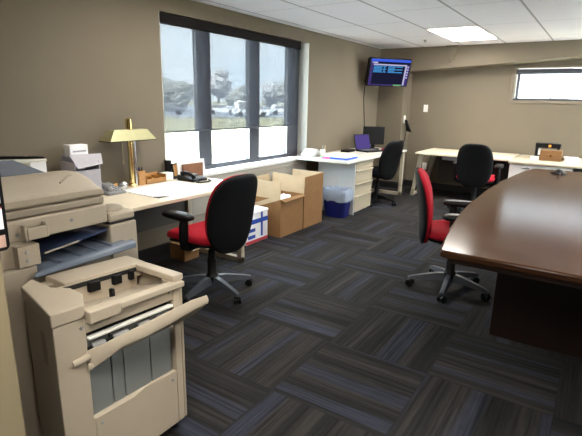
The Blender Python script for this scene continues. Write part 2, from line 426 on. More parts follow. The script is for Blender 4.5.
# window in the left wall: frame, mullions, panes
fr = MB(); fx0, fx1 = -1.705, -1.645
fr.box(fx0, fx1, WY0, WY1, WZ0, WZ0 + 0.055); fr.box(fx0, fx1, WY0, WY1, WZ1 - 0.05, WZ1)
for a, b_ in ((WY0, WY0 + 0.04), (1.81, 1.985), (2.64, 2.815), (3.43, WY1)):
    fr.box(fx0, fx1, a, b_, WZ0 + 0.055, WZ1 - 0.05)
win = struct(fr.build('window_1', M['frame'], None, 0.006))
for a, b_ in ((WY0 + 0.04, 1.81), (1.985, 2.64), (2.815, 3.43)):
    bx('glass_pane', M['glass'], win, -1.683, -1.677, a - 0.006, b_ + 0.006, WZ0 + 0.049, WZ1 - 0.044)
    e = MB()                                                           # pale sash bead around each pane
    e.box(-1.66, -1.644, a, a + 0.014, WZ0 + 0.055, WZ1 - 0.05); e.box(-1.66, -1.644, b_ - 0.014, b_, WZ0 + 0.055, WZ1 - 0.05)
    e.build('sash_bead', M['silver'], win)
struct(bx('trim_sill', M['sill'], None, -1.645, XW + 0.035, WY0 - 0.0, WY1 + 0.0, WZ0 - 0.03, WZ0, 0.004))
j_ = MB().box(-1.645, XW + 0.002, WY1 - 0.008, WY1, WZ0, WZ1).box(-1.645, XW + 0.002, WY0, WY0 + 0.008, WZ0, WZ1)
struct(j_.build('trim_jamb', M['jamb'], None))  # lining paler than the wall around it
h = MB().box(XW, XW + 0.02, 1.50, 3.67, 0.11, WZ0 - 0.035)
for z in (0.30, 0.53, 0.62): h.box(XW + 0.02, XW + 0.028, 1.50, 3.67, z, z + 0.012)
struct(h.build('trim_under_window', M['heater'], None, 0.002))

# roller shade
sh = thing('roller_shade', 'grey mesh roller shade half lowered over the big left window', 'window shade', (-1.53, 2.35, 1.13))
v_ = MB().box(-1.565, -1.492, WY0 + 0.004, 3.47, 2.078, 2.160); v_.box(-1.565, -1.492, 3.47, 3.485, 2.07, 2.165)
v_.build('valance', M['val'], sh, 0.006)
MB().add([(-1.528, WY0 + 0.02, 1.145), (-1.528, 3.405, 1.145), (-1.528, 3.405, 2.085), (-1.528, WY0 + 0.02, 2.085)], [(0, 1, 2, 3)]).build('mesh_fabric', M['shade'], sh)
MB().box(-1.536, -1.520, WY0 + 0.02, 3.405, 1.130, 1.147).build('hem_bar', M['frame'], sh, 0.004)

# window in the back wall
fr = MB(); fy0, fy1 = YB + 0.10, YB + 0.15
fr.box(BX0, BX1, fy0, fy1, BZ0, BZ0 + 0.03); fr.box(BX0, BX1, fy0, fy1, BZ1 - 0.085, BZ1 - 0.012)
fr.box(BX0 + 0.02, BX0 + 0.055, fy0, fy1, BZ0 + 0.03, BZ1 - 0.085); fr.box(BX1 - 0.04, BX1, fy0, fy1, BZ0 + 0.03, BZ1 - 0.085)
fr.box(1.07, 1.10, fy0 - 0.012, fy0, BZ0 + 0.03, BZ0 + 0.05)
win2 = struct(fr.build('window_2', M['frame'], None, 0.005))
bx('glass_pane', M['glass'], win2, BX0 + 0.045, BX1 - 0.035, fy0 + 0.02, fy0 + 0.026, BZ0 + 0.025, BZ1 - 0.08)
tr = MB(); W = 0.045
tr.box(BX0 - W, BX0, YB - 0.012, YB, BZ0 - W, BZ1 + 0.01); tr.box(BX1, BX1 + W, YB - 0.012, YB, BZ0 - W, BZ1 + 0.01)
tr.box(BX0 - W - 0.01, BX1 + W, YB - 0.018, YB, BZ0 - W, BZ0); tr.box(BX0 - W, BX1 + W, YB - 0.012, YB, BZ1, BZ1 + 0.02)
struct(tr.build('trim_back_window', M['trim'], None, 0.003))

# ------------------------------------------------------------------ ceiling things
def troffer(x0, y0, label, lamp='lit'):
    o = thing('ceiling_light', label, 'ceiling light', (x0 + 0.305, y0 + 0.61, ZC), group='lit ceiling panels')
    f = MB(); x1, y1 = x0 + 0.61, y0 + 1.22
    for a in ((x0, x0 + 0.02, y0, y1), (x1 - 0.02, x1, y0, y1), (x0 + 0.02, x1 - 0.02, y0, y0 + 0.02), (x0 + 0.02, x1 - 0.02, y1 - 0.02, y1)):
        f.box(*a, ZC - 0.008, ZC)
    f.build('frame', M['white'], o)
    bx('diffuser', M[lamp], o, x0 + 0.02, x1 - 0.02, y0 + 0.02, y1 - 0.02, ZC - 0.006, ZC - 0.001)
    return o
troffer(-0.16, 4.20, 'lit white rectangular ceiling panel beside the back wall beam')
for x_, y_, l_ in ((2.28, 4.20, 'lit white ceiling panel over the far end of the conference table'), (2.28, 0.54, 'lit white ceiling panel over the near end of the conference table'),
                  (-0.77, 0.50, 'added dim fill panel on the ceiling above the window desk'), (1.06, -2.4, 'lit white ceiling panel behind the camera')):
    troffer(x_, y_, l_, 'lit_fill' if x_ < 0 else 'lit')  # panel over the desk is an added lamp that brightens the desk
s_ = thing('sprinkler', 'small dark sprinkler head on the ceiling left of the lit panel', 'sprinkler', (-0.483, 5.173, ZC))
MB().lathe([(0.032, -0.004), (0.030, -0.001)], (-0.483, 5.173, ZC)).build('escutcheon', M['silver'], s_)
MB().lathe([(0.010, -0.004), (0.012, -0.022), (0.022, -0.026), (0.022, -0.029)], (-0.483, 5.173, ZC)).build('head', M['greyph'], s_)
k_ = tag(MB().prism([(-0.405, ZC), (-0.205, ZC), (-0.285, 2.08), (-0.315, 2.07)], 1, YF0 - 0.05, YF0 - 0.002).build('wedge_bracket', M['wall'], None, 0.004),
         'small taupe wedge bracket on the beam below the lit ceiling panel', 'bracket')

# ------------------------------------------------------------------ wall fittings
def plate(name, label, x, z, y):
    o = thing(name, label, 'wall plate', (x, y, z - 0.06))
    bx('cover', M['white'], o, x - 0.038, x + 0.038, y - 0.006, y, z - 0.06, z + 0.06, 0.003)
    return o
p = plate('light_switch', 'white light switch plate on the back wall above the desk end', -0.765, 1.365, YB)
bx('toggle', M['white'], p, -0.773, -0.757, YB - 0.016, YB - 0.006, 1.352, 1.378, 0.003)
p = plate('power_outlet', 'white power outlet low on the back wall behind the desk leg', -0.70, 0.38, YB)
for z in (0.362, 0.398): bx('socket', M['ppanel'], p, -0.712, -0.688, YB - 0.009, YB - 0.006, z - 0.011, z + 0.011)
# phone jack on the corner column, with a dark handset hanging on its cord
o = thing('wall_jack', 'white wall jack on the corner column with a dark charger plugged in', 'wall plate', (-1.045, 6.13, 1.10))
bx('cover', M['white'], o, -1.045, -1.037, 6.075, 6.16, 1.11, 1.24, 0.003)
o = thing('charger', 'dark charger hanging from the white wall jack in the far corner', 'charger', (-0.99, 6.10, 1.0))
MB().hull8([(-0.995, 6.08, 0.985), (-0.885, 6.05, 0.965), (-0.885, 6.10, 0.965), (-0.995, 6.12, 0.985)],
           [(-1.030, 6.09, 1.17), (-0.985, 6.07, 1.17), (-0.985, 6.11, 1.17), (-1.030, 6.13, 1.17)]).build('body', M['black'], o, 0.012)
pts = [(-0.985, 6.09, 1.0), (-1.0, 6.10, 0.9), (-1.022, 6.10, 0.75), (-1.03, 6.09, 0.55), (-1.015, 6.08, 0.36), (-1.01, 6.06, 0.2), (-0.99, 6.05, 0.02)]
MB().tube(pts, 0.005, 6).build('cord', M['black'], o)

# television on an arm in the corner
tv = thing('wall_television', 'flat television with a blue screen mounted high in the far corner', 'television', (-1.085, 5.415, 1.70))
tc = Vector((-1.085, 5.415, 1.90)); ang = math.atan2(0.57, 0.43)    # direction of the screen's width
def tvp(u, v, w_):                   # u along the width, v up, w towards the viewer
    q = RZ(ang) @ (RX(math.radians(14)) @ Vector((u, -w_, v)))
    return tc + q
def tvbox(name, m, u0, u1, v0, v1, w0, w1, bevel=0, par=tv):
    return MB().hull8([tvp(u0, v0, w0), tvp(u1, v0, w0), tvp(u1, v0, w1), tvp(u0, v0, w1)],
                      [tvp(u0, v1, w0), tvp(u1, v1, w0), tvp(u1, v1, w1), tvp(u0, v1, w1)]).build(name, m, par, bevel)
tvbox('bezel', M['black'], -0.362, 0.362, -0.212, 0.212, -0.05, 0.0, 0.006)
tvbox('rear_housing', M['black'], -0.355, 0.20, -0.19, 0.19, -0.12, -0.05, 0.02)
sc_ = MB()
def scr(u0, u1, v0, v1, m, w_=0.0015):
    sc_.add([tvp(u0, v0, w_), tvp(u1, v0, w_), tvp(u1, v1, w_), tvp(u0, v1, w_)], [(0, 1, 2, 3)], m)
scr(-0.348, 0.348, -0.198, 0.198, M['scr_bg'])
L = 0.0025
scr(-0.348, 0.348, 0.160, 0.198, M['scr_blue'], L); scr(-0.348, -0.300, -0.198, 0.160, M['scr_violet'], L)
scr(-0.300, 0.290, 0.105, 0.125, M['scr_white'], L); scr(0.262, 0.292, -0.19, 0.105, M['scr_white'], L)
scr(-0.330, -0.23, 0.132, 0.155, M['scr_white'], L)
for k, (a, b_) in enumerate(((-0.29, -0.13), (-0.12, -0.07), (-0.04, 0.10), (0.105, 0.22))):
    for j in range(5):
        if k == 3 and j in (1, 3): continue
        scr(a, b_ - 0.02 * (j % 2), 0.082 - j * 0.021, 0.098 - j * 0.021, M['scr_cyan'], L)
scr(0.292, 0.348, -0.198, 0.125, M['scr_violet'], L)
for j, v0 in enumerate((0.08, 0.04, 0.0, -0.04, -0.08)): scr(0.30, 0.33, v0, v0 + 0.022, M['scr_white'], L + 0.0005)
scr(-0.348, 0.262, -0.198, -0.178, M['scr_violet'], L); scr(0.10, 0.245, -0.196, -0.180, M['scr_green'], L + 0.0005)
sc_.build('screen', M['scr_bg'], tv, smooth=0)
MB().tube([tvp(-0.05, 0, -0.05), (-1.22, 5.66, 1.93), (-1.499, 5.75, 1.93)], 0.022, 8).build('wall_arm', M['black'], tv)
bx('wall_mount', M['black'], tv, -1.5, -1.47, 5.66, 5.84, 1.80, 2.06, 0.004)
tag(MB().tube([(-1.490, 5.42, 1.72), (-1.492, 5.40, 1.5), (-1.492, 5.46, 1.2), (-1.492, 5.5, 0.96), (-1.47, 5.5, 0.742)], 0.006, 6).build('television_cable', M['black']),
    'thin black cable running down the wall below the corner television', 'cable')

# ------------------------------------------------------------------ desks
def slab(name, m, par, x0, x1, y0, y1, z0, z1): return bx(name, m, par, x0, x1, y0, y1, z0, z1, 0.006)
def loop_leg(par, pts, name='leg', w_=0.025):
    """flat bar frame through the given points, width in y"""
    q = MB()
    for a, b_ in zip(pts[:-1], pts[1:]):
        a, b_ = Vector(a), Vector(b_); d = (b_ - a).normalized(); s1 = Vector((0, 1, 0)) if abs(d.y) < 0.7 else Vector((1, 0, 0))
        n = d.cross(s1).normalized() * w_; s1 = s1 * w_; a = a - d * w_; b_ = b_ + d * w_
        q.hull8([a - s1 - n, a + s1 - n, a + s1 + n, a - s1 + n], [b_ - s1 - n, b_ + s1 - n, b_ + s1 + n, b_ - s1 + n])
    return q.build(name, M['dmetal'], par, 0.004)
d1 = thing('window_desk', 'long cream desk against the left wall holding the brass lamp', 'desk', (-1.1, 0.2, 0))
slab('desktop', M['desk'], d1, -1.488, -0.705, -1.3, 1.455, 0.700, 0.730)
loop_leg(d1, [(-0.765, 1.405, 0.675), (-0.765, 1.405, 0.025), (-1.42, 1.405, 0.025), (-1.42, 1.405, 0.675)])
loop_leg(d1, [(-0.765, -1.2, 0.675), (-0.765, -1.2, 0.025), (-1.42, -1.2, 0.025), (-1.42, -1.2, 0.675)])
bx('modesty_panel', M['undershade'], d1, -1.44, -1.425, -1.17, 1.375, 0.30, 0.70)  # dark panel in place of the shaded wall under the desk

d2 = thing('corner_desk', 'pale desk with a drawer pedestal in the far left corner', 'desk', (-1.1, 4.4, 0))
slab('desktop', M['dwhite'], d2, -1.488, -0.715, 3.39, 5.45, 0.700, 0.730)
q = MB().box(-1.28, -0.772, 3.705, 4.24, 0.03, 0.70); q.box(-1.26, -0.80, 3.73, 4.21, 0.0, 0.03); q.build('pedestal', M['dmetal'], d2, 0.003)
bx('end_panel', M['ppanel'], d2, -1.30, -0.752, 3.683, 3.703, 0.0, 0.70, 0.003)
for z0, z1 in ((0.595, 0.685), (0.42, 0.58), (0.255, 0.405), (0.035, 0.24)):
    dr = MB().prism([(-0.772, z0), (-0.754, z0), (-0.752, z1 - 0.03), (-0.738, z1), (-0.772, z1)], 1, 3.715, 4.23).build('drawer', M['drawer'], d2, 0.002)
    bx('pull', M['dmetal'], dr, -0.748, -0.732, 3.73, 4.215, z1 - 0.012, z1 + 0.001, 0.002)
loop_leg(d2, [(-0.765, 5.40, 0.675), (-0.765, 5.40, 0.025), (-1.42, 5.40, 0.025), (-1.42, 5.40, 0.675)])
bx('modesty_panel', M['dmetal'], d2, -1.44, -1.425, 4.37, 5.37, 0.35, 0.70)

d3 = thing('back_desk', 'cream desk along the back wall behind the black backed chair', 'desk', (0.1, 5.8, 0))
slab('desktop', M['desk'], d3, -0.555, 0.795, 5.36, 6.28, 0.680, 0.712)
q = MB()
for a, b_ in (((-0.485, 5.42, 0.68), (-0.61, 5.52, 0.02)), ((-0.485, 6.16, 0.68), (-0.61, 6.12, 0.02))):
    q.hull8([(b_[0] - 0.02, b_[1] - 0.02, 0), (b_[0] + 0.025, b_[1] - 0.02, 0), (b_[0] + 0.025, b_[1] + 0.03, 0), (b_[0] - 0.02, b_[1] + 0.03, 0)],
            [(a[0] - 0.02, a[1] - 0.02, a[2]), (a[0] + 0.05, a[1] - 0.02, a[2]), (a[0] + 0.05, a[1] + 0.03, a[2]), (a[0] - 0.02, a[1] + 0.03, a[2])])
q.box(-0.63, -0.585, 5.52, 6.12, 0.0, 0.045)
q.build('leg', M['dmetal'], d3, 0.004)
bx('modesty_panel', M['undershade'], d3, -0.40, 0.74, 6.16, 6.18, 0.22, 0.68)
bx('pencil_drawer', M['greyph'], d3, -0.15, 0.25, 5.42, 5.85, 0.62, 0.678, 0.004)

cz = thing('credenza', 'white fronted credenza along the back wall under the small window', 'cabinet', (1.7, 5.6, 0))
slab('worktop', M['desk2'], cz, 0.80, 2.70, 5.22, 6.335, 0.672, 0.702)
bx('body', M['dwhite'], cz, 0.82, 2.68, 5.265, 6.31, 0.06, 0.672)
bx('plinth', M['dark'], cz, 0.84, 2.66, 5.29, 6.30, 0.0, 0.06)
for a, b_ in ((0.825, 1.135), (1.145, 1.56)):
    dd = bx('door', M['white'], cz, a, b_, 5.245, 5.265, 0.065, 0.655, 0.004)
    bx('handle', M['chrome'], dd, b_ - 0.16, b_ - 0.06, 5.232, 5.245, 0.615, 0.63, 0.003)
dd = bx('open_bay', M['dark'], cz, 1.575, 2.10, 5.25, 5.265, 0.40, 0.668)
dd = bx('door', M['white'], cz, 2.11, 2.67, 5.245, 5.265, 0.065, 0.655, 0.004)

# conference table
tb = thing('conference_table', 'boat shaped dark mahogany conference table on the right', 'table', (1.9, 2.4, 0))
L_ = [(1.240, 0.540), (1.208, 0.70), (1.165, 0.98), (1.12, 1.35), (1.088, 1.80), (1.073, 2.4), (1.088, 3.0), (1.12, 3.5), (1.17, 4.0), (1.22, 4.25)]
L_ = [(1.285, 0.520), (1.252, 0.524)] + L_ + [(1.255, 4.285)]
outl = L_ + [(3.8 - x, y) for x, y in L_[::-1]]
MB().prism(outl, 2, 0.704, 0.742).build('tabletop', M['tablew'], tb, 0.010, seg=3)
ins = [(1.9 + (x - 1.9) * 0.955, 2.4 + (y - 2.4) * 0.985) for x, y in outl]
MB().prism(ins, 2, 0.676, 0.704).build('under_edge', M['tableb'], tb, 0.004)
for y0 in (1.29, 3.44):
    q = MB().box(1.405, 2.395, y0, y0 + 0.09, 0.0, 0.676); q.build('slab_leg', M['tableb'], tb, 0.005)
bx('stretcher', M['tableb'], tb, 1.87, 1.93, 1.38, 3.44, 0.25, 0.62, 0.004)

# ------------------------------------------------------------------ office chairs (local: facing +x)
def chair(label, loc, rz, fabric, shell, legmat, back_fabric=None, base_rot=0.0, bw=0.225, seat_z=0.47, recline=8):
    o = thing('office_chair', label, 'chair', (loc[0], loc[1], 0), rz, 'office chairs in the room')
    # star base
    for k in range(5):
        a = base_rot + k * 2 * PI / 5; d = Vector((math.cos(a), math.sin(a), 0)); s1 = Vector((-d.y, d.x, 0))
        q = MB(); ring = []
        for r, wd, zt, zb in ((0.02, 0.030, 0.138, 0.072), (0.10, 0.029, 0.132, 0.078), (0.20, 0.025, 0.112, 0.072), (0.28, 0.022, 0.094, 0.066), (0.318, 0.019, 0.082, 0.064)):
            ring.append([d * r - s1 * wd + Vector((0, 0, zb)), d * r + s1 * wd + Vector((0, 0, zb)), d * r + s1 * wd * 0.6 + Vector((0, 0, zt)), d * r - s1 * wd * 0.6 + Vector((0, 0, zt))])
        for r0, r1 in zip(ring[:-1], ring[1:]): q.hull8(r0, r1)
        lg = q.build('leg', legmat, o, local=True)
        bm_ = MB().tube([d * 0.302 + Vector((0, 0, 0.04)), d * 0.302 + Vector((0, 0, 0.07))], 0.009, 8)
        c0 = d * 0.302 + Vector((0, 0, 0.029)); ax = (d * 0.5 + s1 * 0.85).normalized()
        for e in (-1, 1):
            bm_.tube([c0 + ax * e * 0.006, c0 + ax * e * 0.012, c0 + ax * e * 0.024, c0 + ax * e * 0.026], [0.026, 0.029, 0.029, 0.022], 16)
        bm_.tube([c0 - ax * 0.01, c0 + ax * 0.01], 0.018, 10)
        bm_.build('caster', M['black'], lg, local=True)
    MB().lathe([(0.048, 0.07), (0.05, 0.14), (0.036, 0.16), (0.034, 0.27), (0.028, 0.275), (0.026, 0.34), (0.018, 0.345), (0.018, seat_z - 0.06)], seg=20).build('gas_cylinder', M['black'], o, local=True)
    q = MB().box(-0.11, 0.11, -0.085, 0.085, seat_z - 0.085, seat_z - 0.045); q.tube([(0.02, -0.06, seat_z - 0.065), (0.03, -0.25, seat_z - 0.07), (0.03, -0.29, seat_z - 0.072)], 0.007, 8)
    q.build('tilt_mechanism', M['black'], o, 0.01, local=True)
    # seat
    def seat_mesh(hw, hd, tf, tb_, z, p):
        vs, fs = puff(lambda a: superell(a, hd, hw, 3.4), tf, tb_, p)
        out = []
        for u, v, w_ in vs:
            x = u + 0.045; dz = -0.045 * max(0, (u / hd)) ** 3 + 0.012 * (abs(v) / hw) ** 2
            out.append((x, v, z + w_ + dz))
        return MB().add(out, fs)
    seat_mesh(0.25, 0.265, 0.050, 0.045, seat_z, 3.2).build('seat', fabric, o, local=True, smooth=60)
    seat_mesh(0.237, 0.250, 0.012, 0.030, seat_z - 0.036, 3.0).build('seat_pan', shell, o, local=True, smooth=60)
    # backrest
    zc, hh = 0.665, 0.292
    def back_mesh(hw, hh_, tf, tb_, off, p):
        def ol(a):
            u, v = superell(a, hw, hh_, 3.3); q_ = v / hh_
            return u * (1.0 - 0.06 * max(0, q_) ** 2 - 0.17 * max(0, -q_) ** 2), v
        vs, fs = puff(ol, tf, tb_, p); out = []
        tl = math.radians(recline)
        for u, v, w_ in vs:
            q_ = v / hh_
            x = w_ + off + 0.05 * (u / hw) ** 2 * 0.7 - 0.030 * (q_ + 0.25) ** 2 * (1 if q_ > -0.25 else 0.6)   # side wings forward, top rolls back
            out.append((-0.235 + x * math.cos(tl) - v * math.sin(tl), u, zc + v * math.cos(tl) + x * math.sin(tl)))
        return MB().add(out, fs)
    bk = back_mesh(bw, hh, 0.050, 0.02, 0.0, 2.8).build('backrest', back_fabric or fabric, o, local=True, smooth=60)
    back_mesh(bw + 0.004, hh + 0.004, 0.002, 0.034, -0.012, 3.2).build('back_shell', shell, bk, local=True, smooth=60)
    MB().prism([(-0.07, seat_z - 0.075), (-0.24, seat_z - 0.06), (-0.252, 0.48), (-0.235, 0.60), (-0.225, 0.60), (-0.235, 0.48), (-0.22, seat_z - 0.04), (-0.07, seat_z - 0.05)], 1, -0.035, 0.035).build('back_bar', M['black'], o, 0.006, local=True)
    for e in (-1, 1):
        y = e * 0.268
        q = MB().tube([(0.0, e * 0.10, seat_z - 0.065), (0.0, e * 0.22, seat_z - 0.065), (-0.005, e * 0.262, seat_z - 0.045), (-0.01, y, seat_z + 0.02), (-0.015, y, 0.575), (-0.02, y, 0.635)],
                      [0.018, 0.022, 0.028, 0.034, 0.034, 0.028], 12)
        ar = q.build('armrest', shell, o, local=True, smooth=50)
        vs, fs = puff(lambda a: superell(a, 0.150, 0.052, 3.5), 0.028, 0.026, 3.0, 6, 28)
        MB().add([(u + 0.045, y + v, 0.648 + w_ - 0.10 * max(0, u) ** 2) for u, v, w_ in vs], fs).build('arm_pad', M['black'], ar, local=True, smooth=60)
    return o
chair('red seated office chair with a black back shell at the window desk', (-0.50, 0.75), math.radians(176), M['red'], M['blackm'], M['legg'], base_rot=-0.75)
chair('red fabric office chair turned side on at the conference table', (0.975, 1.905), math.radians(16), M['red'], M['blackm'], M['legg'], base_rot=-1.74, recline=5)
chair('red office chair showing its black back at the back wall desk', (0.47, 4.92), math.radians(92), M['red'], M['blackm'], M['black'], base_rot=0.3, recline=5)
chair('black office chair at the corner desk in front of the laptop', (-0.825, 4.60), math.radians(161), M['navyf'], M['blackm'], M['black'], M['navyf'], base_rot=2.05, recline=11, bw=0.195)

# ------------------------------------------------------------------ copier
cp = thing('photocopier', 'large beige office photocopier with a blue output tray at the left edge', 'photocopier', (-0.36, -0.7, 0))
q = MB().box(-0.68, -0.05, -0.80, -0.30, 0.06, 0.735); q.box(-0.64, -0.10, -1.12, -0.34, 0.0, 0.06)
q.box(-0.68, -0.05, -0.355, -0.28, 0.06, 0.735)
q.build('body', M['copier'], cp, 0.008)
bx('side_door', M['copier'], cp, -0.62, -0.04, -0.41, -0.262, 0.12, 0.852, 0.006)
# side shelf on the right with a rounded grip slot
q = MB().box(-0.60, -0.045, -0.41, -0.262, 0.864, 0.906); q.build('side_unit', M['copier'], cp, 0.012)
q = MB().box(-0.60, -0.055, -0.40, -0.27, 0.852, 0.864); q.build('side_gap', M['dark'], cp)
vs, fs = puff(lambda a: superell(a, 0.05, 0.11, 3.0), 0.026, 0.004, 3.0, 5, 28)
MB().add([(-0.13 + u, -0.345 + v * 0.55, 0.905 + w_) for u, v, w_ in vs], fs).build('grip', M['copier2'], cp, smooth=60)
# neck, with a screwed plate, at the left of the output opening
q = MB().box(-0.68, 0.03, -1.16, -0.80, 0.02, 0.784).box(-0.68, -0.004, -1.16, -0.80, 0.784, 0.885); q.build('neck', M['copier'], cp, 0.004)
pl = bx('cover_plate', M['copier'], cp, -0.10, 0.034, -0.868, -0.784, 0.790, 0.874, 0.002)
for z in (0.814, 0.848): MB().lathe([(0.007, 0), (0.007, 0.003), (0.003, 0.004)], (0.034, -0.835, z), 10, axis=0).build('screw', M['silver'], pl)
bx('output_back', M['dark'], cp, -0.66, -0.60, -0.845, -0.30, 0.735, 0.885)
# scanner bed and cover
q = MB().box(-0.70, 0.0, -1.16, -0.446, 0.885, 0.972); sb = q.build('scanner_base', M['copier'], cp, 0.010, seg=3)
for yy, zz in ((-0.845, 0.915), (-0.62, 0.93)): MB().lathe([(0.008, 0), (0.008, 0.001), (0.006, 0.002)], (0.0, yy, zz), 12, axis=0).build('screw_hole', M['greyph'], sb)
q = MB().box(0.0, 0.032, -0.832, -0.822, 0.892, 0.952).box(0.0, 0.032, -0.748, -0.738, 0.892, 0.952).box(0.022, 0.034, -0.822, -0.748, 0.892, 0.940).box(0.0, 0.03, -0.822, -0.748, 0.892, 0.905)
q.build('grip_handle', M['copier'], sb, 0.003)
q = MB().box(-0.69, -0.004, -1.155, -0.454, 0.976, 1.008); lidb = q.build('scanner_lid', M['copier2'], cp, 0.008, seg=3)
prof = [(-0.345, 1.012), (-0.012, 1.012), (-0.003, 1.022), (-0.002, 1.045), (-0.012, 1.056), (-0.035, 1.062), (-0.07, 1.085), (-0.11, 1.103), (-0.16, 1.112), (-0.22, 1.110), (-0.29, 1.098), (-0.345, 1.085)]
g = MB()
ys = [(-1.155, 1.0), (-0.535, 1.0), (-0.50, 0.975), (-0.478, 0.91), (-0.464, 0.80), (-0.457, 0.62), (-0.455, 0.40)]
rings = [[(x, y, 1.012 + (z - 1.012) * s) for x, z in prof] for y, s in ys]; n = len(prof)
g.add([p_ for r in rings for p_ in r], [(i * n + k, i * n + (k + 1) % n, (i + 1) * n + (k + 1) % n, (i + 1) * n + k) for i in range(len(ys) - 1) for k in range(n)] + [tuple(range(n)), tuple(range((len(ys) - 1) * n, len(ys) * n))])
fd = g.build('document_feeder', M['copier'], cp, smooth=32)
MB().tube([(-0.06, -0.62, 1.083), (-0.10, -0.56, 1.100), (-0.115, -0.52, 1.098)], 0.004, 6).build('hand_mark', M['copier2'], fd)
q = MB().hull8([(-0.69, -1.15, 1.105), (-0.345, -1.15, 1.075), (-0.345, -0.52, 1.075), (-0.69, -0.50, 1.105)], [(-0.69, -1.15, 1.117), (-0.345, -1.15, 1.088), (-0.345, -0.52, 1.088), (-0.69, -0.50, 1.117)])
q.build('feeder_tray', M['bluetray'], cp, 0.003)
bx('feeder_base', M['copier2'], cp, -0.69, -0.345, -1.15, -0.56, 1.008, 1.045, 0.004)
# output trays
q = MB().hull8([(-0.42, -0.84, 0.800), (-0.03, -0.735, 0.800), (-0.03, -0.435, 0.838), (-0.42, -0.40, 0.838)], [(-0.42, -0.84, 0.806), (-0.03, -0.735, 0.806), (-0.03, -0.435, 0.844), (-0.42, -0.40, 0.844)])
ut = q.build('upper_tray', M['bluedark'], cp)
MB().tube([(-0.028, -0.735, 0.806), (-0.028, -0.58, 0.822)], 0.004, 6).build('tray_rim', M['copier'], ut)
q = MB().hull8([(-0.40, -0.785, 0.745), (0.04, -0.79, 0.745), (0.04, -0.355, 0.760), (-0.40, -0.33, 0.770)], [(-0.40, -0.785, 0.752), (0.04, -0.79, 0.752), (0.04, -0.355, 0.769), (-0.40, -0.33, 0.779)])
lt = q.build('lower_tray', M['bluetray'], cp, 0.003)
q = MB().hull8([(0.032, -0.798, 0.742), (0.064, -0.835, 0.742), (0.070, -0.350, 0.752), (0.020, -0.340, 0.758)], [(0.034, -0.798, 0.768), (0.062, -0.835, 0.766), (0.068, -0.352, 0.782), (0.025, -0.342, 0.788)])
q.build('tray_lip', M['bluetray'], lt, 0.008)
q = MB()
for yy in (-0.70, -0.60, -0.52, -0.44): q.box(-0.36, 0.03, yy, yy + 0.010, 0.755, 0.774)
q.build('tray_rib', M['bluetray'], lt, 0.002)

# ------------------------------------------------------------------ finisher standing in front of the copier
fn = thing('finisher_unit', 'beige paper finisher with an open output flap in the left foreground', 'copier finisher', (0.25, -0.70, 0))
FY0, FY1 = -0.985, -0.425; ZT = 0.735
q = MB()
q.box(0.14, 0.40, -0.86, FY1, 0.045, ZT - 0.115)                       # core
q.prism([(0.085, 0.045), (0.14, 0.045), (0.14, ZT - 0.02), (0.085, ZT - 0.02)], 1, -0.85, FY1 - 0.01)
q.prism([(0.448, -0.984), (0.134, -0.913), (0.084, -0.848), (0.30, -0.82), (0.448, -0.872)], 2, 0.045, ZT - 0.046)                    # front left post
q.box(0.38, 0.448, -0.478, FY1 - 0.018, 0.045, ZT - 0.03)                     # front right post
q.box(0.40, 0.446, -0.872, -0.478, 0.045, 0.300)                      # lower fascia
q.box(0.40, 0.446, -0.872, -0.478, 0.628, 0.690)                      # upper fascia
body = q.build('body', M['finisher'], fn, 0.004)
MB().box(0.085, 0.446, FY1 - 0.016, FY1, 0.045, ZT - 0.03).build('side_panel', M['finisher'], fn, 0.005)
# lower panel with a rising upper edge, and its screws
lp = MB().prism([(-0.868, 0.05), (-0.482, 0.05), (-0.482, 0.305), (-0.65, 0.312), (-0.70, 0.298), (-0.868, 0.300)], 0, 0.446, 0.452).build('lower_panel', M['finisher'], fn, 0.002)
for yy in (-0.845, -0.505): MB().lathe([(0.007, 0), (0.007, 0.003), (0.004, 0.004)], (0.452, yy, 0.270), 12, axis=0).build('screw', M['silver'], lp)
for yy, zz in ((-0.888, 0.655), (-0.50, 0.668)): MB().lathe([(0.006, 0), (0.006, 0.003), (0.004, 0.004)], (0.448, yy, zz), 12, axis=0).build('screw', M['greyph'], body)
# clip the outer back corner like the moulded cap
cap = [(0.452, -0.989), (0.13, -0.917), (0.078, -0.850), (0.215, -0.852), (0.270, -0.812), (0.358, -0.817), (0.452, -0.872)]
c_ = MB().prism(cap, 2, ZT - 0.045, ZT)
c_.build('end_cap', M['finisher'], fn, 0.004)
MB().box(0.08, 0.452, -0.478, FY1 + 0.002, ZT - 0.03, ZT - 0.002).build('end_cap', M['finisher'], fn, 0.005)
# top band, recess with feed rollers
MB().prism([(0.078, ZT - 0.06), (0.215, ZT - 0.06), (0.215, ZT), (0.09, ZT + 0.002), (0.078, ZT - 0.005)], 1, -0.800, -0.425).build('top_cover', M['finisher'], fn, 0.004)
rb = MB().box(0.205, 0.222, -0.866, -0.480, ZT - 0.115, ZT - 0.012); rb.build('recess_back', M['finisher'], fn)
bx('feed_slot', M['dark'], fn, 0.218, 0.226, -0.83, -0.483, ZT - 0.030, ZT - 0.012)
for yy, w_ in ((-0.815, 0.03), (-0.715, 0.05), (-0.605, 0.04), (-0.525, 0.022)):
    bx('guide_finger', M['black'], fn, 0.219, 0.240, yy, yy + w_, ZT - 0.058, ZT - 0.018, 0.003)
fl_ = MB().prism([(0.218, ZT - 0.115), (0.40, ZT - 0.060), (0.40, ZT - 0.045), (0.218, ZT - 0.100)], 1, -0.868, -0.480).build('recess_floor', M['finisher'], fn)
MB().box(0.28, 0.30, -0.66, -0.645, ZT - 0.085, ZT - 0.045).build('guide_clip', M['black'], fl_, 0.002)
q = MB().box(0.425, 0.475, -0.868, -0.745, 0.668, 0.712); q.box(0.430, 0.472, -0.745, -0.435, 0.682, 0.706); q.build('front_lip', M['finisher'], fn, 0.004)
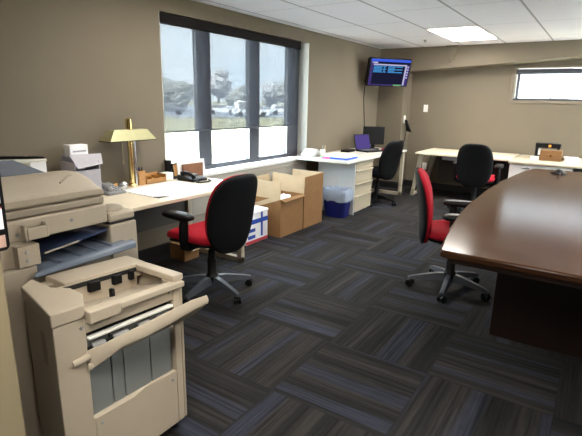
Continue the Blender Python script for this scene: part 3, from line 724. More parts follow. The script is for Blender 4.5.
# opening with grey steel slats, roller shaft and guide bar
sl = MB()
for a, b_ in ((-0.866, -0.775), (-0.771, -0.722), (-0.718, -0.596), (-0.592, -0.484)): sl.box(0.402, 0.428, a, b_, 0.295, 0.60)
sl.build('inner_panel', M['slat'], fn, 0.003)
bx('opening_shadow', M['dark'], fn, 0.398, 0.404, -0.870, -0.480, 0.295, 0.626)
bx('guide_bar', M['white'], fn, 0.430, 0.452, -0.866, -0.484, 0.600, 0.611, 0.003)
for a, b_ in ((-0.85, -0.80), (-0.765, -0.70), (-0.655, -0.60), (-0.56, -0.50)):
    MB().tube([(0.437, a, 0.567), (0.437, b_, 0.567)], 0.016, 14).build('exit_roller', M['roller'], fn, 0.002)
MB().tube([(0.437, -0.866, 0.567), (0.437, -0.484, 0.567)], 0.007, 8).build('roller_shaft', M['black'], fn)
# output flap: a moulded tray swung outwards, its lip rising to the free corner
path = [(0.449, -0.880, 0.490, 0.070), (0.452, -0.868, 0.493, 0.072), (0.488, -0.82, 0.530, 0.056), (0.510, -0.775, 0.560, 0.045), (0.530, -0.69, 0.570, 0.050), (0.552, -0.59, 0.592, 0.050), (0.566, -0.48, 0.614, 0.044), (0.574, -0.405, 0.622, 0.036)]
g1 = [[(x - 0.006, y, z + h_) for x, y, z, h_ in path], [(x + 0.004, y, z + h_ * 0.5) for x, y, z, h_ in path], [(x, y, z) for x, y, z, h_ in path]]
fp = MB().sheet(g1, 0.010); 
g2 = [[(x - 0.002, y, z + 0.004) for x, y, z, h_ in path], [(0.452 + (x - 0.452) * 0.45, y, z * 0.45 + 0.27 + 0.010) for x, y, z, h_ in path], [(0.450, y, 0.520) for x, y, z, h_ in path]]
fp.sheet(g2, 0.006)
of = fp.build('output_flap', M['finisher'], fn, 0.002, smooth=40)
MB().tube([(0.452, -0.872, 0.548), (0.452, -0.905, 0.542), (0.448, -0.93, 0.54)], 0.012, 10).build('hinge_pin', M['finisher'], of)
# hand hold in the left side, feet
MB().hull8([(0.315, -0.9565, 0.52), (0.358, -0.9662, 0.52), (0.358, -0.965, 0.52), (0.315, -0.95, 0.52)], [(0.315, -0.9565, 0.64), (0.358, -0.9662, 0.64), (0.358, -0.965, 0.64), (0.315, -0.95, 0.64)]).build('side_grip', M['copier2'], fn)
for x, y in ((0.16, -0.88), (0.40, -0.93), (0.12, -0.48), (0.40, -0.47)):
    MB().lathe([(0.022, 0.0), (0.022, 0.03), (0.012, 0.046)], (x, y, 0), 14).build('foot', M['black'], fn)

# the unit stands a touch higher at its near end
def tilt(o):
    for c in o.children:
        if c.type == 'MESH':
            for v in c.data.vertices:
                y = v.co.y + fn.location.y; v.co.z *= 1 + 0.036 * (FY1 - y) / 0.56
        tilt(c)
tilt(fn)

# ------------------------------------------------------------------ notice board on the wall end
nb = thing('notice_board', 'black framed board with white cards on the beige wall end', 'notice board', (0.74, -1.30, 1.10))
def rrect(y0, y1, z0, z1, r, seg=5):
    o = []
    for cy, cz_, a0 in ((y1 - r, z1 - r, 0), (y0 + r, z1 - r, 90), (y0 + r, z0 + r, 180), (y1 - r, z0 + r, 270)):
        for k in range(seg + 1):
            a = math.radians(a0 + 90 * k / seg); o.append((cy + r * math.cos(a), cz_ + r * math.sin(a)))
    return o
MB().prism(rrect(-1.50, -1.206, 1.098, 1.52, 0.012), 0, 0.7302, 0.741).build('board', M['black'], nb)
for z0, z1, m in ((1.106, 1.134, 'skin'), (1.148, 1.198, 'paper'), (1.207, 1.262, 'paper'), (1.270, 1.33, 'paper'), (1.34, 1.50, 'paper')):
    cc = bx('card', M[m], nb, 0.741, 0.7425, -1.49, -1.214, z0, z1)
    if m == 'paper' and z0 < 1.34: bx('red_rule', M['tapered'], cc, 0.7425, 0.743, -1.49, -1.214, z1 - 0.003, z1)
q = MB()
for k in range(2):
    z = 1.156 + k * 0.011
    q.box(0.7425, 0.7429, -1.225, -1.223, z, z + 0.006); q.box(0.7425, 0.7429, -1.229, -1.225, z, z + 0.0015); q.box(0.7425, 0.7429, -1.229, -1.225, z + 0.0045, z + 0.006)
q.build('print_mark', M['greyph'], nb)

# ------------------------------------------------------------------ on the window desk
DZ = 0.730
lamp = thing('desk_lamp', 'brass desk lamp with a pale trapezoid shade on the window desk', 'lamp', (-1.36, 0.735, DZ))
MB().lathe([(0.036, 0), (0.036, 0.012), (0.030, 0.022), (0.018, 0.03)], (-1.36, 0.735, DZ), 24).build('base', M['brass'], lamp)
MB().lathe([(0.022, 0.03), (0.022, 0.46), (0.028, 0.465), (0.028, 0.545), (0.02, 0.55)], (-1.36, 0.735, DZ), 20).build('pole', M['brass'], lamp)
MB().lathe([(0.010, 0.0), (0.010, 0.40)], (-1.335, 0.757, DZ), 14).build('side_pole', M['chrome'], lamp)
x0, x1, y0, y1 = -1.445, -1.295, 0.51, 0.955
q = MB(); zb, zt = 1.110, 1.193
def ringq(dx, dy, z): return [(x0 + dx, y0 + dy, z), (x1 - dx, y0 + dy, z), (x1 - dx, y1 - dy, z), (x0 + dx, y1 - dy, z)]
A, B, A2, B2 = ringq(0, 0, zb), ringq(0.035, 0.065, zt), ringq(0.004, 0.004, zb), ringq(0.038, 0.068, zt - 0.004)
q.add(A + B + A2 + B2, [(0, 1, 5, 4), (1, 2, 6, 5), (2, 3, 7, 6), (3, 0, 4, 7), (4, 5, 6, 7), (8, 12, 13, 9), (9, 13, 14, 10), (10, 14, 15, 11), (11, 15, 12, 8), (12, 15, 14, 13),
                        (0, 8, 9, 1), (1, 9, 10, 2), (2, 10, 11, 3), (3, 11, 8, 0)])
shd = q.build('lamp_shade', M['brassp'], lamp, smooth=0)
q = MB(); q.box(x0, x1, y0, y0 + 0.004, zb - 0.006, zb).box(x0, x1, y1 - 0.004, y1, zb - 0.006, zb).box(x1 - 0.004, x1, y0, y1, zb - 0.006, zb).box(x0, x0 + 0.004, y0, y1, zb - 0.006, zb)
q.build('shade_rim', M['val'], shd)
q = MB().tube([(-1.275, 0.60, zb - 0.005), (-1.275, 0.60, zb - 0.16)], 0.0012, 5); q.lathe([(0.004, -0.175), (0.006, -0.165), (0.003, -0.158)], (-1.275, 0.60, zb), 8); q.build('pull_chain', M['brass'], lamp)

f_ = thing('file_holder', 'lilac grey document holder standing on the desk behind the copier', 'file holder', (-1.30, 0.26, DZ))
q = MB()
q.box(-1.40, -1.22, 0.155, 0.165, DZ, 0.99).box(-1.40, -1.22, 0.345, 0.355, DZ, 0.99).box(-1.40, -1.39, 0.165, 0.345, DZ, 1.03)
q.hull8([(-1.225, 0.165, DZ), (-1.215, 0.165, DZ), (-1.215, 0.345, DZ), (-1.225, 0.345, DZ)], [(-1.225, 0.165, 0.93), (-1.215, 0.165, 0.93), (-1.215, 0.345, 0.93), (-1.225, 0.345, 0.93)])
q.box(-1.39, -1.225, 0.165, 0.345, DZ, DZ + 0.01)
q.build('body', M['lilac'], f_, 0.003)
MB().hull8([(-1.225, 0.17, 0.965), (-1.205, 0.17, 0.945), (-1.205, 0.37, 0.965), (-1.225, 0.37, 0.985)], [(-1.285, 0.15, 1.04), (-1.270, 0.15, 1.045), (-1.270, 0.405, 1.035), (-1.285, 0.405, 1.03)]).build('front_lip', M['lilac'], f_, 0.003)
bx('back_stand', M['greyph'], f_, -1.44, -1.40, 0.36, 0.45, DZ, 0.98, 0.01)
q = MB().box(-1.39, -1.30, 0.172, 0.335, 0.99, 1.02); q.build('divider', M['lilac'], f_, 0.002)
nb2 = thing('card_box', 'small pinkish white box sitting on top of the document holder', 'box', (-1.33, 0.26, 1.02))
bx('carton', M['paper'], nb2, -1.384, -1.308, 0.185, 0.325, 1.0465, 1.13, 0.003)
bx('label_strip', M['lilac'], nb2, -1.308, -1.3075, 0.205, 0.31, 1.078, 1.090)
for p_ in (nb2,):
    for ch in p_.children: ch.location.z += -0.0035 - 0.022
f2 = thing('document_tray', 'white document tray with a black rim behind the copier lid', 'tray', (-1.05, -0.42, DZ))
q = MB().box(-1.20, -0.985, -0.66, -0.272, DZ, 1.055); q.build('body', M['dmetal'], f2, 0.004)
bx('side_panel', M['paper'], f2, -1.20, -0.98, -0.271, -0.172, DZ, 1.055, 0.004)
MB().hull8([(-1.20, -0.44, 1.075), (-1.15, -0.44, 1.075), (-0.985, -0.175, 1.0705), (-1.04, -0.175, 1.0705)], [(-1.20, -0.44, 1.092), (-1.15, -0.44, 1.092), (-0.985, -0.175, 1.082), (-1.04, -0.175, 1.082)]).build('rim', M['black'], f2, 0.003)
bx('top', M['dwhite'], f2, -1.21, -0.975, -0.67, -0.168, 1.055, 1.070, 0.003)

g_ = thing('desk_telephone', 'grey desk telephone left of the white desk pad', 'telephone', (-1.25, 0.44, DZ))
MB().prism([(-1.36, DZ), (-1.15, DZ), (-1.15, DZ + 0.02), (-1.36, DZ + 0.065)], 1, 0.36, 0.515).build('body', M['greyph'], g_, 0.006)
q = MB().hull8([(-1.34, 0.375, 0.79), (-1.17, 0.375, 0.755), (-1.17, 0.42, 0.755), (-1.34, 0.42, 0.79)], [(-1.34, 0.38, 0.825), (-1.17, 0.38, 0.79), (-1.17, 0.415, 0.79), (-1.34, 0.415, 0.825)])
q.build('handset', M['greyph'], g_, 0.012)
q = MB()
for i in range(4):
    for j in range(3): q.box(-1.19 - i * 0.035, -1.166 - i * 0.035, 0.44 + j * 0.024, 0.456 + j * 0.024, 0.745 + i * 0.0072, 0.763 + i * 0.0074)
q.build('keypad', M['silver'], g_, 0.002)
pc = thing('pencil', 'yellow pencil lying at the back of the window desk by the lamp', 'pencil', (-1.45, 0.64, DZ))
MB().tube([(-1.37, 0.50, DZ + 0.020), (-1.45, 0.645, DZ + 0.024)], 0.012, 6).build('shaft', M['yellow'], pc)
MB().tube([(-1.45, 0.645, DZ + 0.024), (-1.464, 0.672, DZ + 0.025)], [0.012, 0.002], 6).build('tip', M['desk'], pc)
MB().tube([(-1.37, 0.50, DZ + 0.020), (-1.362, 0.485, DZ + 0.0195)], 0.012, 6).build('eraser', M['pink'], pc)
for p_ in pc.children: p_.location.z = -0.0085
pb = thing('paperweight', 'round silver paperweight beside the brass lamp base', 'paperweight', (-1.41, 0.635, DZ))
pb.location = (-1.30, 0.595, DZ)
MB().lathe([(0.012, 0.0), (0.030, 0.003), (0.038, 0.02), (0.040, 0.035), (0.034, 0.055), (0.022, 0.066), (0.006, 0.070)], (-1.30, 0.595, DZ), 20).build('ball', M['chrome'], pb)
pp = thing('pen_cup', 'honey wood pen cup with pens right of the lamp', 'pen holder', (-1.385, 0.855, DZ))
q = MB(); cx_, cy_ = -1.375, 0.818
for a in ((cx_ - 0.036, cx_ + 0.036, cy_ - 0.036, cy_ - 0.028), (cx_ - 0.036, cx_ + 0.036, cy_ + 0.028, cy_ + 0.036), (cx_ - 0.036, cx_ - 0.028, cy_ - 0.028, cy_ + 0.028), (cx_ + 0.028, cx_ + 0.036, cy_ - 0.028, cy_ + 0.028)): q.box(*a, DZ, DZ + 0.12)
q.box(cx_ - 0.028, cx_ + 0.028, cy_ - 0.028, cy_ + 0.028, DZ, DZ + 0.008); q.build('cup', M['oak'], pp, 0.002)
for k, (dx, dy, m) in enumerate(((0.01, -0.012, 'bin'), (-0.012, 0.012, 'black'), (0.008, 0.014, 'navyf'), (-0.01, -0.008, 'paper'))):
    pn = thing('pen', ('dark blue pen', 'black pen', 'navy pen', 'white pen')[k] + ' standing in the honey wood pen cup', 'pen', (cx_ + dx, cy_ + dy, DZ + 0.009), group='pens in the wooden cup')
    MB().tube([(cx_ + dx, cy_ + dy, DZ + 0.009), (cx_ + dx * 1.5, cy_ + dy * 1.5, DZ + 0.135), (cx_ + dx * 1.6, cy_ + dy * 1.6, DZ + 0.15)], [0.0045, 0.0045, 0.002], 8).build('barrel', M[m], pn)
og = thing('desk_organizer', 'honey wood desk organizer tray with compartments between pen cup and note cube', 'organizer', (-1.39, 0.93, DZ))
q = MB(); X0, X1, Y0, Y1 = -1.455, -1.335, 0.860, 1.075
q.box(X0, X1, Y0, Y1, DZ, DZ + 0.008)
for a in ((X0, X0 + 0.008, Y0, Y1, 0.075), (X1 - 0.008, X1, Y0, Y1, 0.04), (X0, X1, Y0, Y0 + 0.008, 0.065), (X0, X1, Y1 - 0.008, Y1, 0.065), (X0, X1, 0.915, 0.922, 0.055), (X0, X1, 1.005, 1.012, 0.055)): q.box(*a[:4], DZ, DZ + a[4])
q.build('box', M['oak'], og, 0.002)
nt = tag(bx('note_stack', M['tapered'], None, -1.44, -1.35, 0.935, 0.995, DZ + 0.009, DZ + 0.03, 0.001), 'small stack of yellow notes lying in the wooden organizer', 'notes')
nt.data.materials[0] = simple('yellow_notes', (0.75, 0.60, 0.25, 1), 0.7)
tag(bx('note_cube', M['paper'], None, -1.44, -1.355, 1.090, 1.175, DZ, DZ + 0.065, 0.002), 'white note cube right of the wooden organizer', 'notes')
dp = thing('desk_pad', 'large white desk pad calendar lying on the window desk', 'desk pad', (-1.05, 0.83, DZ))
padq = [(-1.25, 0.54), (-0.80, 0.53), (-0.78, 1.08), (-1.27, 1.13)]
MB().prism(padq, 2, DZ, DZ + 0.005).build('sheets', M['paper'], dp)
MB().prism([(-0.86, 0.528), (-0.797, 0.527), (-0.794, 0.62)], 2, DZ + 0.005, DZ + 0.0075).build('corner_holder', M['black'], dp)
bt = thing('black_telephone', 'black telephone with its handset beside the note cube', 'telephone', (-1.21, 1.25, DZ))
MB().prism([(-1.30, DZ), (-1.10, DZ), (-1.10, DZ + 0.02), (-1.30, DZ + 0.05)], 1, 1.17, 1.35).build('body', M['black'], bt, 0.006)
MB().tube([(-1.26, 1.19, 0.79), (-1.24, 1.195, 0.803), (-1.19, 1.20, 0.80), (-1.14, 1.20, 0.784), (-1.12, 1.20, 0.765)], [0.022, 0.016, 0.014, 0.016, 0.022], 10).build('handset', M['black'], bt)
bx('display', M['silver'], bt, -1.27, -1.22, 1.25, 1.34, 0.772, 0.7795)
kp = MB()
for i in range(3):
    for j in range(4): kp.box(-1.135 - i * 0.022, -1.120 - i * 0.022, 1.245 + j * 0.025, 1.262 + j * 0.025, 0.752 + i * 0.0033, 0.759 + i * 0.0034)
kp.build('keypad', M['greyph'], bt)
tag(MB().tube([(-1.092, 1.21, 0.738), (-1.06, 1.17, 0.738), (-1.03, 1.19, 0.738), (-1.01, 1.26, 0.738), (-1.03, 1.32, 0.738), (-1.08, 1.34, 0.738)], 0.007, 6).build('telephone_cord', M['black']),
    'black telephone cord looped on the desk in front of the black telephone', 'cord')
ch_ = thing('card_stand', 'white card on a walnut stand on the desk by the window', 'card stand', (-1.30, 1.425, DZ))
MB().hull8([(-1.345, 1.255, DZ), (-1.335, 1.255, DZ), (-1.335, 1.60, DZ), (-1.345, 1.60, DZ)], [(-1.365, 1.255, 0.885), (-1.355, 1.255, 0.885), (-1.355, 1.60, 0.885), (-1.365, 1.60, 0.885)]).build('card', M['paper'], ch_)
bx('walnut_block', M['walnut'], ch_, -1.335, -1.31, 1.29, 1.54, DZ, 0.86, 0.003)
for ob in ch_.children: ob.location.y -= 0.03
pf = thing('picture_frame', 'small dark picture frame on the desk below the window corner', 'picture frame', (-1.40, 1.21, DZ))
MB().box(-1.385, -1.365, 1.19, 1.265, DZ, 0.875, rot=RY(-0.12), about=(-1.365, 1.2, DZ)).build('frame', M['black'], pf, 0.002)
MB().box(-1.366, -1.364, 1.20, 1.255, DZ + 0.025, 0.86, rot=RY(-0.12), about=(-1.365, 1.2, DZ)).build('picture', M['oak'], pf)
cu = thing('dark_mug', 'dark tall cup in the corner between wall and window on the desk', 'cup', (-1.452, 1.20, DZ))
MB().lathe([(0.03, 0.0), (0.034, 0.165), (0.029, 0.165), (0.026, 0.008)], (-1.452, 1.205, DZ), 18).build('cup', M['black'], cu)
MB().tube([(-1.452, 1.237, DZ + 0.12), (-1.452, 1.262, DZ + 0.11), (-1.452, 1.262, DZ + 0.06), (-1.452, 1.236, DZ + 0.05)], 0.005, 6).build('handle', M['black'], cu)
tag(bx('paper_slip', M['paper'], None, -0.90, -0.82, 1.10, 1.18, DZ, DZ + 0.004), 'small white paper slip at the front edge of the window desk', 'paper')
tag(MB().box(-1.60, -1.49, 3.36, 3.60, WZ0, WZ0 + 0.006).build('pink_folder', M['pink']), 'pink folder lying at the far end of the window sill', 'folder').data.materials[0] = simple('pale_pink_folder', (0.75, 0.45, 0.48, 1), 0.6)

# under the window desk
uc = thing('small_carton', 'small open brown carton on the floor under the window desk', 'box', (-1.26, 1.2, 0))
q = MB()
for a in ((-1.36, -1.17, 1.10, 1.106), (-1.36, -1.17, 1.274, 1.28), (-1.36, -1.354, 1.106, 1.274), (-1.176, -1.17, 1.106, 1.274)): q.box(*a, 0.0, 0.15)
q.box(-1.354, -1.176, 1.106, 1.274, 0, 0.006); q.build('carton', M['card'], uc)
MB().hull8([(-1.17, 1.10, 0.144), (-1.165, 1.10, 0.15), (-1.165, 1.28, 0.15), (-1.17, 1.28, 0.144)], [(-1.08, 1.12, 0.115), (-1.078, 1.12, 0.121), (-1.078, 1.29, 0.121), (-1.08, 1.29, 0.115)]).build('flap', M['cardin'], uc)

# ------------------------------------------------------------------ cartons on the floor by the window
def carton(label, x0, x1, y0, y1, h, flaps):
    o = thing('cardboard_box', label, 'box', ((x0 + x1) / 2, (y0 + y1) / 2, 0), group='tall brown cartons')
    q = MB(); t_ = 0.006
    q.box(x0, x1, y0, y0 + t_, 0, h, M['card']).box(x0, x1, y1 - t_, y1, 0, h, M['card']).box(x0, x0 + t_, y0 + t_, y1 - t_, 0, h, M['card']).box(x1 - t_, x1, y0 + t_, y1 - t_, 0, h, M['card'])
    q.box(x0 + t_, x1 - t_, y0 + t_, y1 - t_, 0, t_, M['card'])
    q.build('carton', M['card'], o, smooth=0)
    for base, tip, m in flaps:        # each flap: two hinge points, two free points
        (a, b_), (c, d) = base, tip
        a, b_, c, d = map(Vector, (a, b_, c, d)); n_ = (b_ - a).cross(d - a).normalized() * 0.005
        MB().hull8([a, b_, b_ + n_, a + n_], [d, c, c + n_, d + n_]).build('flap', M[m], o, smooth=0)
    return o
b1 = carton('open brown carton with crumpled bags inside, the nearer of two by the window', -1.36, -0.915, 2.25, 2.70, 0.42,
    [(((-1.36, 2.252, 0.26), (-0.918, 2.252, 0.42)), ((-0.925, 2.262, 0.605), (-1.35, 2.272, 0.605)), 'cardin'),
     (((-1.358, 2.25, 0.26), (-1.358, 2.70, 0.42)), ((-1.40, 2.69, 0.60), (-1.40, 2.26, 0.60)), 'cardin'),
     (((-0.917, 2.26, 0.418), (-0.917, 2.69, 0.418)), ((-0.87, 2.68, 0.405), (-0.87, 2.27, 0.395)), 'card')])
b2 = carton('open brown carton with its flaps up beside the blue waste bin', -1.36, -0.912, 2.715, 3.14, 0.405,
    [(((-1.36, 2.717, 0.405), (-0.914, 2.717, 0.405)), ((-0.914, 2.722, 0.608), (-1.36, 2.722, 0.625)), 'cardin'),
     (((-1.36, 3.136, 0.405), (-0.914, 3.136, 0.405)), ((-0.914, 3.142, 0.615), (-1.36, 3.147, 0.615)), 'cardin'),
     (((-0.916, 2.725, 0.405), (-0.916, 3.135, 0.405)), ((-0.912, 3.135, 0.615), (-0.912, 2.725, 0.605)), 'card')])
def crumple(name, label, cat, c, r, m, seed, group=None):
    rd = random.Random(seed); bm = bmesh.new(); bmesh.ops.create_icosphere(bm, subdivisions=3, radius=1)
    for v in bm.verts:
        k = 0.8 + 0.35 * rd.random(); v.co = Vector((v.co.x * r[0] * k, v.co.y * r[1] * k, v.co.z * r[2] * k)) + Vector(c)
    me = bpy.data.meshes.new(name); bm.to_mesh(me); bm.free(); me.materials.append(m)
    o = bpy.data.objects.new(name, me); C.objects.link(o); tag(o, label, cat, group); return o
crumple('plastic_bag', 'crumpled white plastic bag at the top of the nearer open carton', 'bag', (-1.02, 2.46, 0.36), (0.075, 0.14, 0.075), M['paper'], 3)
crumple('dark_bag', 'dark crumpled bag beside the white bag in the nearer open carton', 'bag', (-1.21, 2.48, 0.36), (0.07, 0.14, 0.06), M['greyph'], 4)
# supports keep the bags up: packed paper below
crumple('packing_paper', 'brown packing paper filling the nearer open carton under the bags', 'paper', (-1.137, 2.475, 0.145), (0.175, 0.175, 0.115), M['cardin'], 5)
wb = thing('taped_box', 'white box with blue tape and a red stripe beside the nearer carton', 'box', (-1.17, 1.98, 0))
bx('carton', M['paper'], wb, -1.33, -1.022, 1.80, 2.165, 0.0, 0.325, 0.003)
MB().hull8([(-1.34, 1.79, 0.315), (-1.012, 1.79, 0.315), (-1.012, 2.175, 0.315), (-1.34, 2.175, 0.315)], [(-1.33, 1.80, 0.385), (-1.06, 1.80, 0.375), (-1.02, 2.17, 0.338), (-1.33, 2.17, 0.345)]).build('lid', M['paper'], wb, 0.006)
e = 0.0015
bx('blue_tape', M['tapeb'], wb, -1.022, -1.022 + e, 1.80, 2.165, 0.205, 0.252)
bx('blue_tape', M['tapeb'], wb, -1.022, -1.022 + 2 * e, 2.045, 2.075, 0.055, 0.32)
for z0 in (0.125, 0.055): bx('blue_label', M['tapeb'], wb, -1.022, -1.022 + e, 1.83, 1.95, z0, z0 + 0.035)
bx('red_stripe', M['tapered'], wb, -1.022, -1.022 + e, 1.80, 2.165, 0.004, 0.036)
wb['label'] = 'white box with blue tape and a red stripe beside the nearer carton'

# waste bin
bn = thing('waste_bin', 'blue waste bin with a clear liner in front of the drawer pedestal', 'bin', (-0.915, 3.535, 0))
def bin_ring(hx, hy, z, n_=36, cx=-0.915, cy=3.535): return [(cx + superell(2 * PI * k / n_, hx, hy, 5)[0], cy + superell(2 * PI * k / n_, hx, hy, 5)[1], z) for k in range(n_)]
def loft(rings, close=True):
    n_ = len(rings[0]); q = MB()
    fs = [(i * n_ + k, i * n_ + (k + 1) % n_, (i + 1) * n_ + (k + 1) % n_, (i + 1) * n_ + k) for i in range(len(rings) - 1) for k in range(n_)]
    if close: fs += [tuple(range(n_))[::-1], tuple(range((len(rings) - 1) * n_, len(rings) * n_))]
    return q.add([p_ for r in rings for p_ in r], fs)
loft([bin_ring(0.140, 0.10, 0.0), bin_ring(0.165, 0.128, 0.29), bin_ring(0.175, 0.135, 0.295), bin_ring(0.175, 0.135, 0.315), bin_ring(0.160, 0.122, 0.315), bin_ring(0.134, 0.094, 0.01)]).build('bucket', M['bin'], bn)
rd = random.Random(2)
rr = []
for hx, hy, z, j in ((0.178, 0.138, 0.215, 0.014), (0.181, 0.140, 0.26, 0.003), (0.181, 0.140, 0.325, 0.003), (0.172, 0.130, 0.368, 0.012), (0.150, 0.115, 0.345, 0.008), (0.13, 0.10, 0.26, 0.004)):
    rr.append([(x + rd.uniform(-0.004, 0.004) * (1 if j > 0.003 else 0.2), y + rd.uniform(-0.004, 0.004) * (1 if j > 0.003 else 0.2), z + rd.uniform(-j, j)) for x, y, z in bin_ring(hx, hy, z)])
loft(rr, False).build('liner', M['liner'], bn, smooth=20)
crumple('trash_wrapper', 'orange wrapper showing through the liner of the blue waste bin', 'trash', (-0.895, 3.535, 0.245), (0.085, 0.055, 0.04), M['orange'], 9)

# ------------------------------------------------------------------ on the corner desk
lm = thing('label_printer', 'grey and white label printer at the near left end of the corner desk', 'printer', (-1.36, 3.60, DZ))
MB().prism([(3.50, DZ), (3.72, DZ), (3.72, 0.80), (3.66, 0.83), (3.58, 0.835), (3.50, 0.775)], 0, -1.46, -1.30).build('body', M['ppanel'], lm, 0.012)
MB().prism([(3.495, 0.745), (3.505, 0.745), (3.575, 0.82), (3.565, 0.825)], 0, -1.44, -1.32).build('window', M['greyph'], lm)
kc = thing('pencil_cup', 'white cup of pens behind the note pads on the corner desk', 'pen holder', (-1.24, 3.68, DZ))
MB().lathe([(0.034, 0), (0.038, 0.095), (0.033, 0.095), (0.030, 0.006)], (-1.24, 3.68, DZ), 20).build('cup', M['white'], kc)
for k, (dx, dy, m, nm) in enumerate(((0.012, 0.008, 'cardin', 'tan pencil'), (-0.008, 0.013, 'green', 'green pen'), (0.006, -0.012, 'greyph', 'grey pen'))):
    pn = thing('pen', nm + ' standing in the white cup on the corner desk', 'pen', (-1.24 + dx, 3.68 + dy, DZ + 0.007), group='pens in the white cup')
    MB().tube([(-1.24 + dx, 3.68 + dy, DZ + 0.007), (-1.24 + dx * 2.2, 3.68 + dy * 2.2, DZ + 0.14), (-1.24 + dx * 2.3, 3.68 + dy * 2.3, DZ + 0.15)], [0.005, 0.005, 0.002], 8).build('barrel', M[m], pn)
st = thing('paper_stack', 'stack of white papers on a blue binder on the corner desk', 'papers', (-0.99, 3.68, DZ))
bx('binder', M['blueb'], st, -1.05, -0.80, 3.53, 3.84, DZ, DZ + 0.022, 0.003)
bx('sheets', M['paper'], st, -1.13, -0.82, 3.55, 3.84, DZ + 0.0225, DZ + 0.052, 0.002)
tag(bx('note_pad', M['pink'], None, -1.15, -1.058, 3.50, 3.60, DZ, DZ + 0.018, 0.002), 'small pink note pad left of the blue binder', 'notes')
tag(MB().lathe([(0.035, 0), (0.035, 0.016), (0.027, 0.016), (0.027, 0)], (-1.19, 3.60, DZ), 20).build('tape_roll', M['green']), 'green tape roll beside the white pen cup', 'tape')
lp_ = thing('laptop', 'open laptop with a purple screen on the corner desk', 'laptop', (-1.06, 4.78, DZ), math.radians(-18))
MB().box(-0.115, 0.115, -0.165, 0.165, 0.0, 0.022).build('base', M['black'], lp_, 0.004, local=True)
MB().box(-0.09, 0.02, -0.145, 0.145, 0.022, 0.0235).build('keyboard', M['greyph'], lp_, local=True)
q = MB().box(-0.128, -0.115, -0.165, 0.165, 0.015, 0.255, rot=RY(-0.28), about=(-0.115, 0, 0.015)); ls = q.build('lid', M['black'], lp_, 0.004, local=True)
MB().box(-0.1155, -0.1135, -0.152, 0.152, 0.03, 0.243, rot=RY(-0.28), about=(-0.115, 0, 0.015)).build('screen', M['lap'], ls, local=True)
mo = thing('computer_monitor', 'black computer monitor standing behind the laptop on the corner desk', 'monitor', (-1.17, 5.15, DZ), math.radians(-52))
MB().box(-0.02, 0.02, -0.17, 0.17, 0.075, 0.352).build('screen', M['black'], mo, 0.006, local=True)
MB().box(0.02, 0.0215, -0.158, 0.158, 0.09, 0.338).build('panel', M['blackm'], mo, local=True)
MB().box(-0.03, -0.01, -0.03, 0.03, 0.01, 0.15).lathe([(0.11, 0), (0.11, 0.008), (0.04, 0.016)], (-0.02, 0, 0), 24).build('stand', M['black'], mo, local=True)
tag(bx('red_folder', M['tapered'], None, -0.98, -0.78, 5.03, 5.25, DZ, DZ + 0.035, 0.003), 'dark red folder lying on the corner desk right of the laptop', 'folder').data.materials[0] = simple('dark_red_folder', (0.22, 0.012, 0.02, 1), 0.6)
tag(bx('black_adapter', M['black'], None, -1.35, -1.22, 4.40, 4.62, DZ, DZ + 0.03, 0.008), 'flat black adapter box left of the laptop on the corner desk', 'adapter')

# ------------------------------------------------------------------ on the credenza
CZ = 0.702
ra = thing('wooden_radio', 'amber wooden box radio on the credenza below the small window', 'radio', (1.27, 5.75, CZ))
bx('case', M['radiow'], ra, 1.135, 1.40, 5.62, 5.80, CZ, CZ + 0.145, 0.006)
MB().box(1.15, 1.385, 5.614, 5.62, CZ + 0.09, CZ + 0.094).box(1.15, 1.385, 5.614, 5.62, CZ + 0.045, CZ + 0.049).build('trim_line', M['walnut'], ra)
MB().lathe([(0.014, -0.008), (0.016, 0.0)], (1.27, 5.62, CZ + 0.07), 14, axis=1).build('knob', M['brass'], ra)
kb = thing('black_organizer', 'black desk organizer with a yellow emblem behind the wooden radio', 'organizer', (1.15, 5.87, CZ))
bx('body', M['black'], kb, 1.045, 1.36, 5.81, 5.96, CZ + 0.16, CZ + 0.225, 0.006)
bx('upright', M['black'], kb, 1.045, 1.075, 5.84, 5.95, CZ, CZ + 0.16, 0.003)
bx('upright', M['black'], kb, 1.32, 1.35, 5.84, 5.95, CZ, CZ + 0.16, 0.003)
bx('shelf', M['black'], kb, 1.075, 1.32, 5.84, 5.95, CZ + 0.04, CZ + 0.055, 0.002)
bx('emblem', M['yellow'], kb, 1.21, 1.245, 5.805, 5.81, CZ + 0.175, CZ + 0.21, 0.003)
tag(bx('card_pack', M['paper'], None, 1.085, 1.125, 5.845, 5.93, CZ + 0.056, CZ + 0.15, 0.002), 'white card pack on the shelf of the black organizer', 'cards')
tag(bx('white_pad', M['paper'], None, 1.02, 1.125, 5.63, 5.76, CZ, CZ + 0.045, 0.004), 'white pad standing left of the wooden radio', 'notes')
pz_ = thing('paper_pile', 'loose white papers on the credenza right of the wooden radio', 'papers', (1.52, 5.75, CZ))
rd = random.Random(5)
for k in range(5):
    a = rd.uniform(-0.4, 0.4); MB().box(1.42, 1.60, 5.64, 5.84, CZ + k * 0.012, CZ + k * 0.012 + 0.011, rot=RZ(a)).build('sheet', M['paper'], pz_)
tag(bx('wood_ruler', M['cardin'], None, 0.93, 1.02, 5.70, 5.76, CZ, CZ + 0.012, 0.002), 'small tan wooden block left of the white pad on the credenza', 'block')

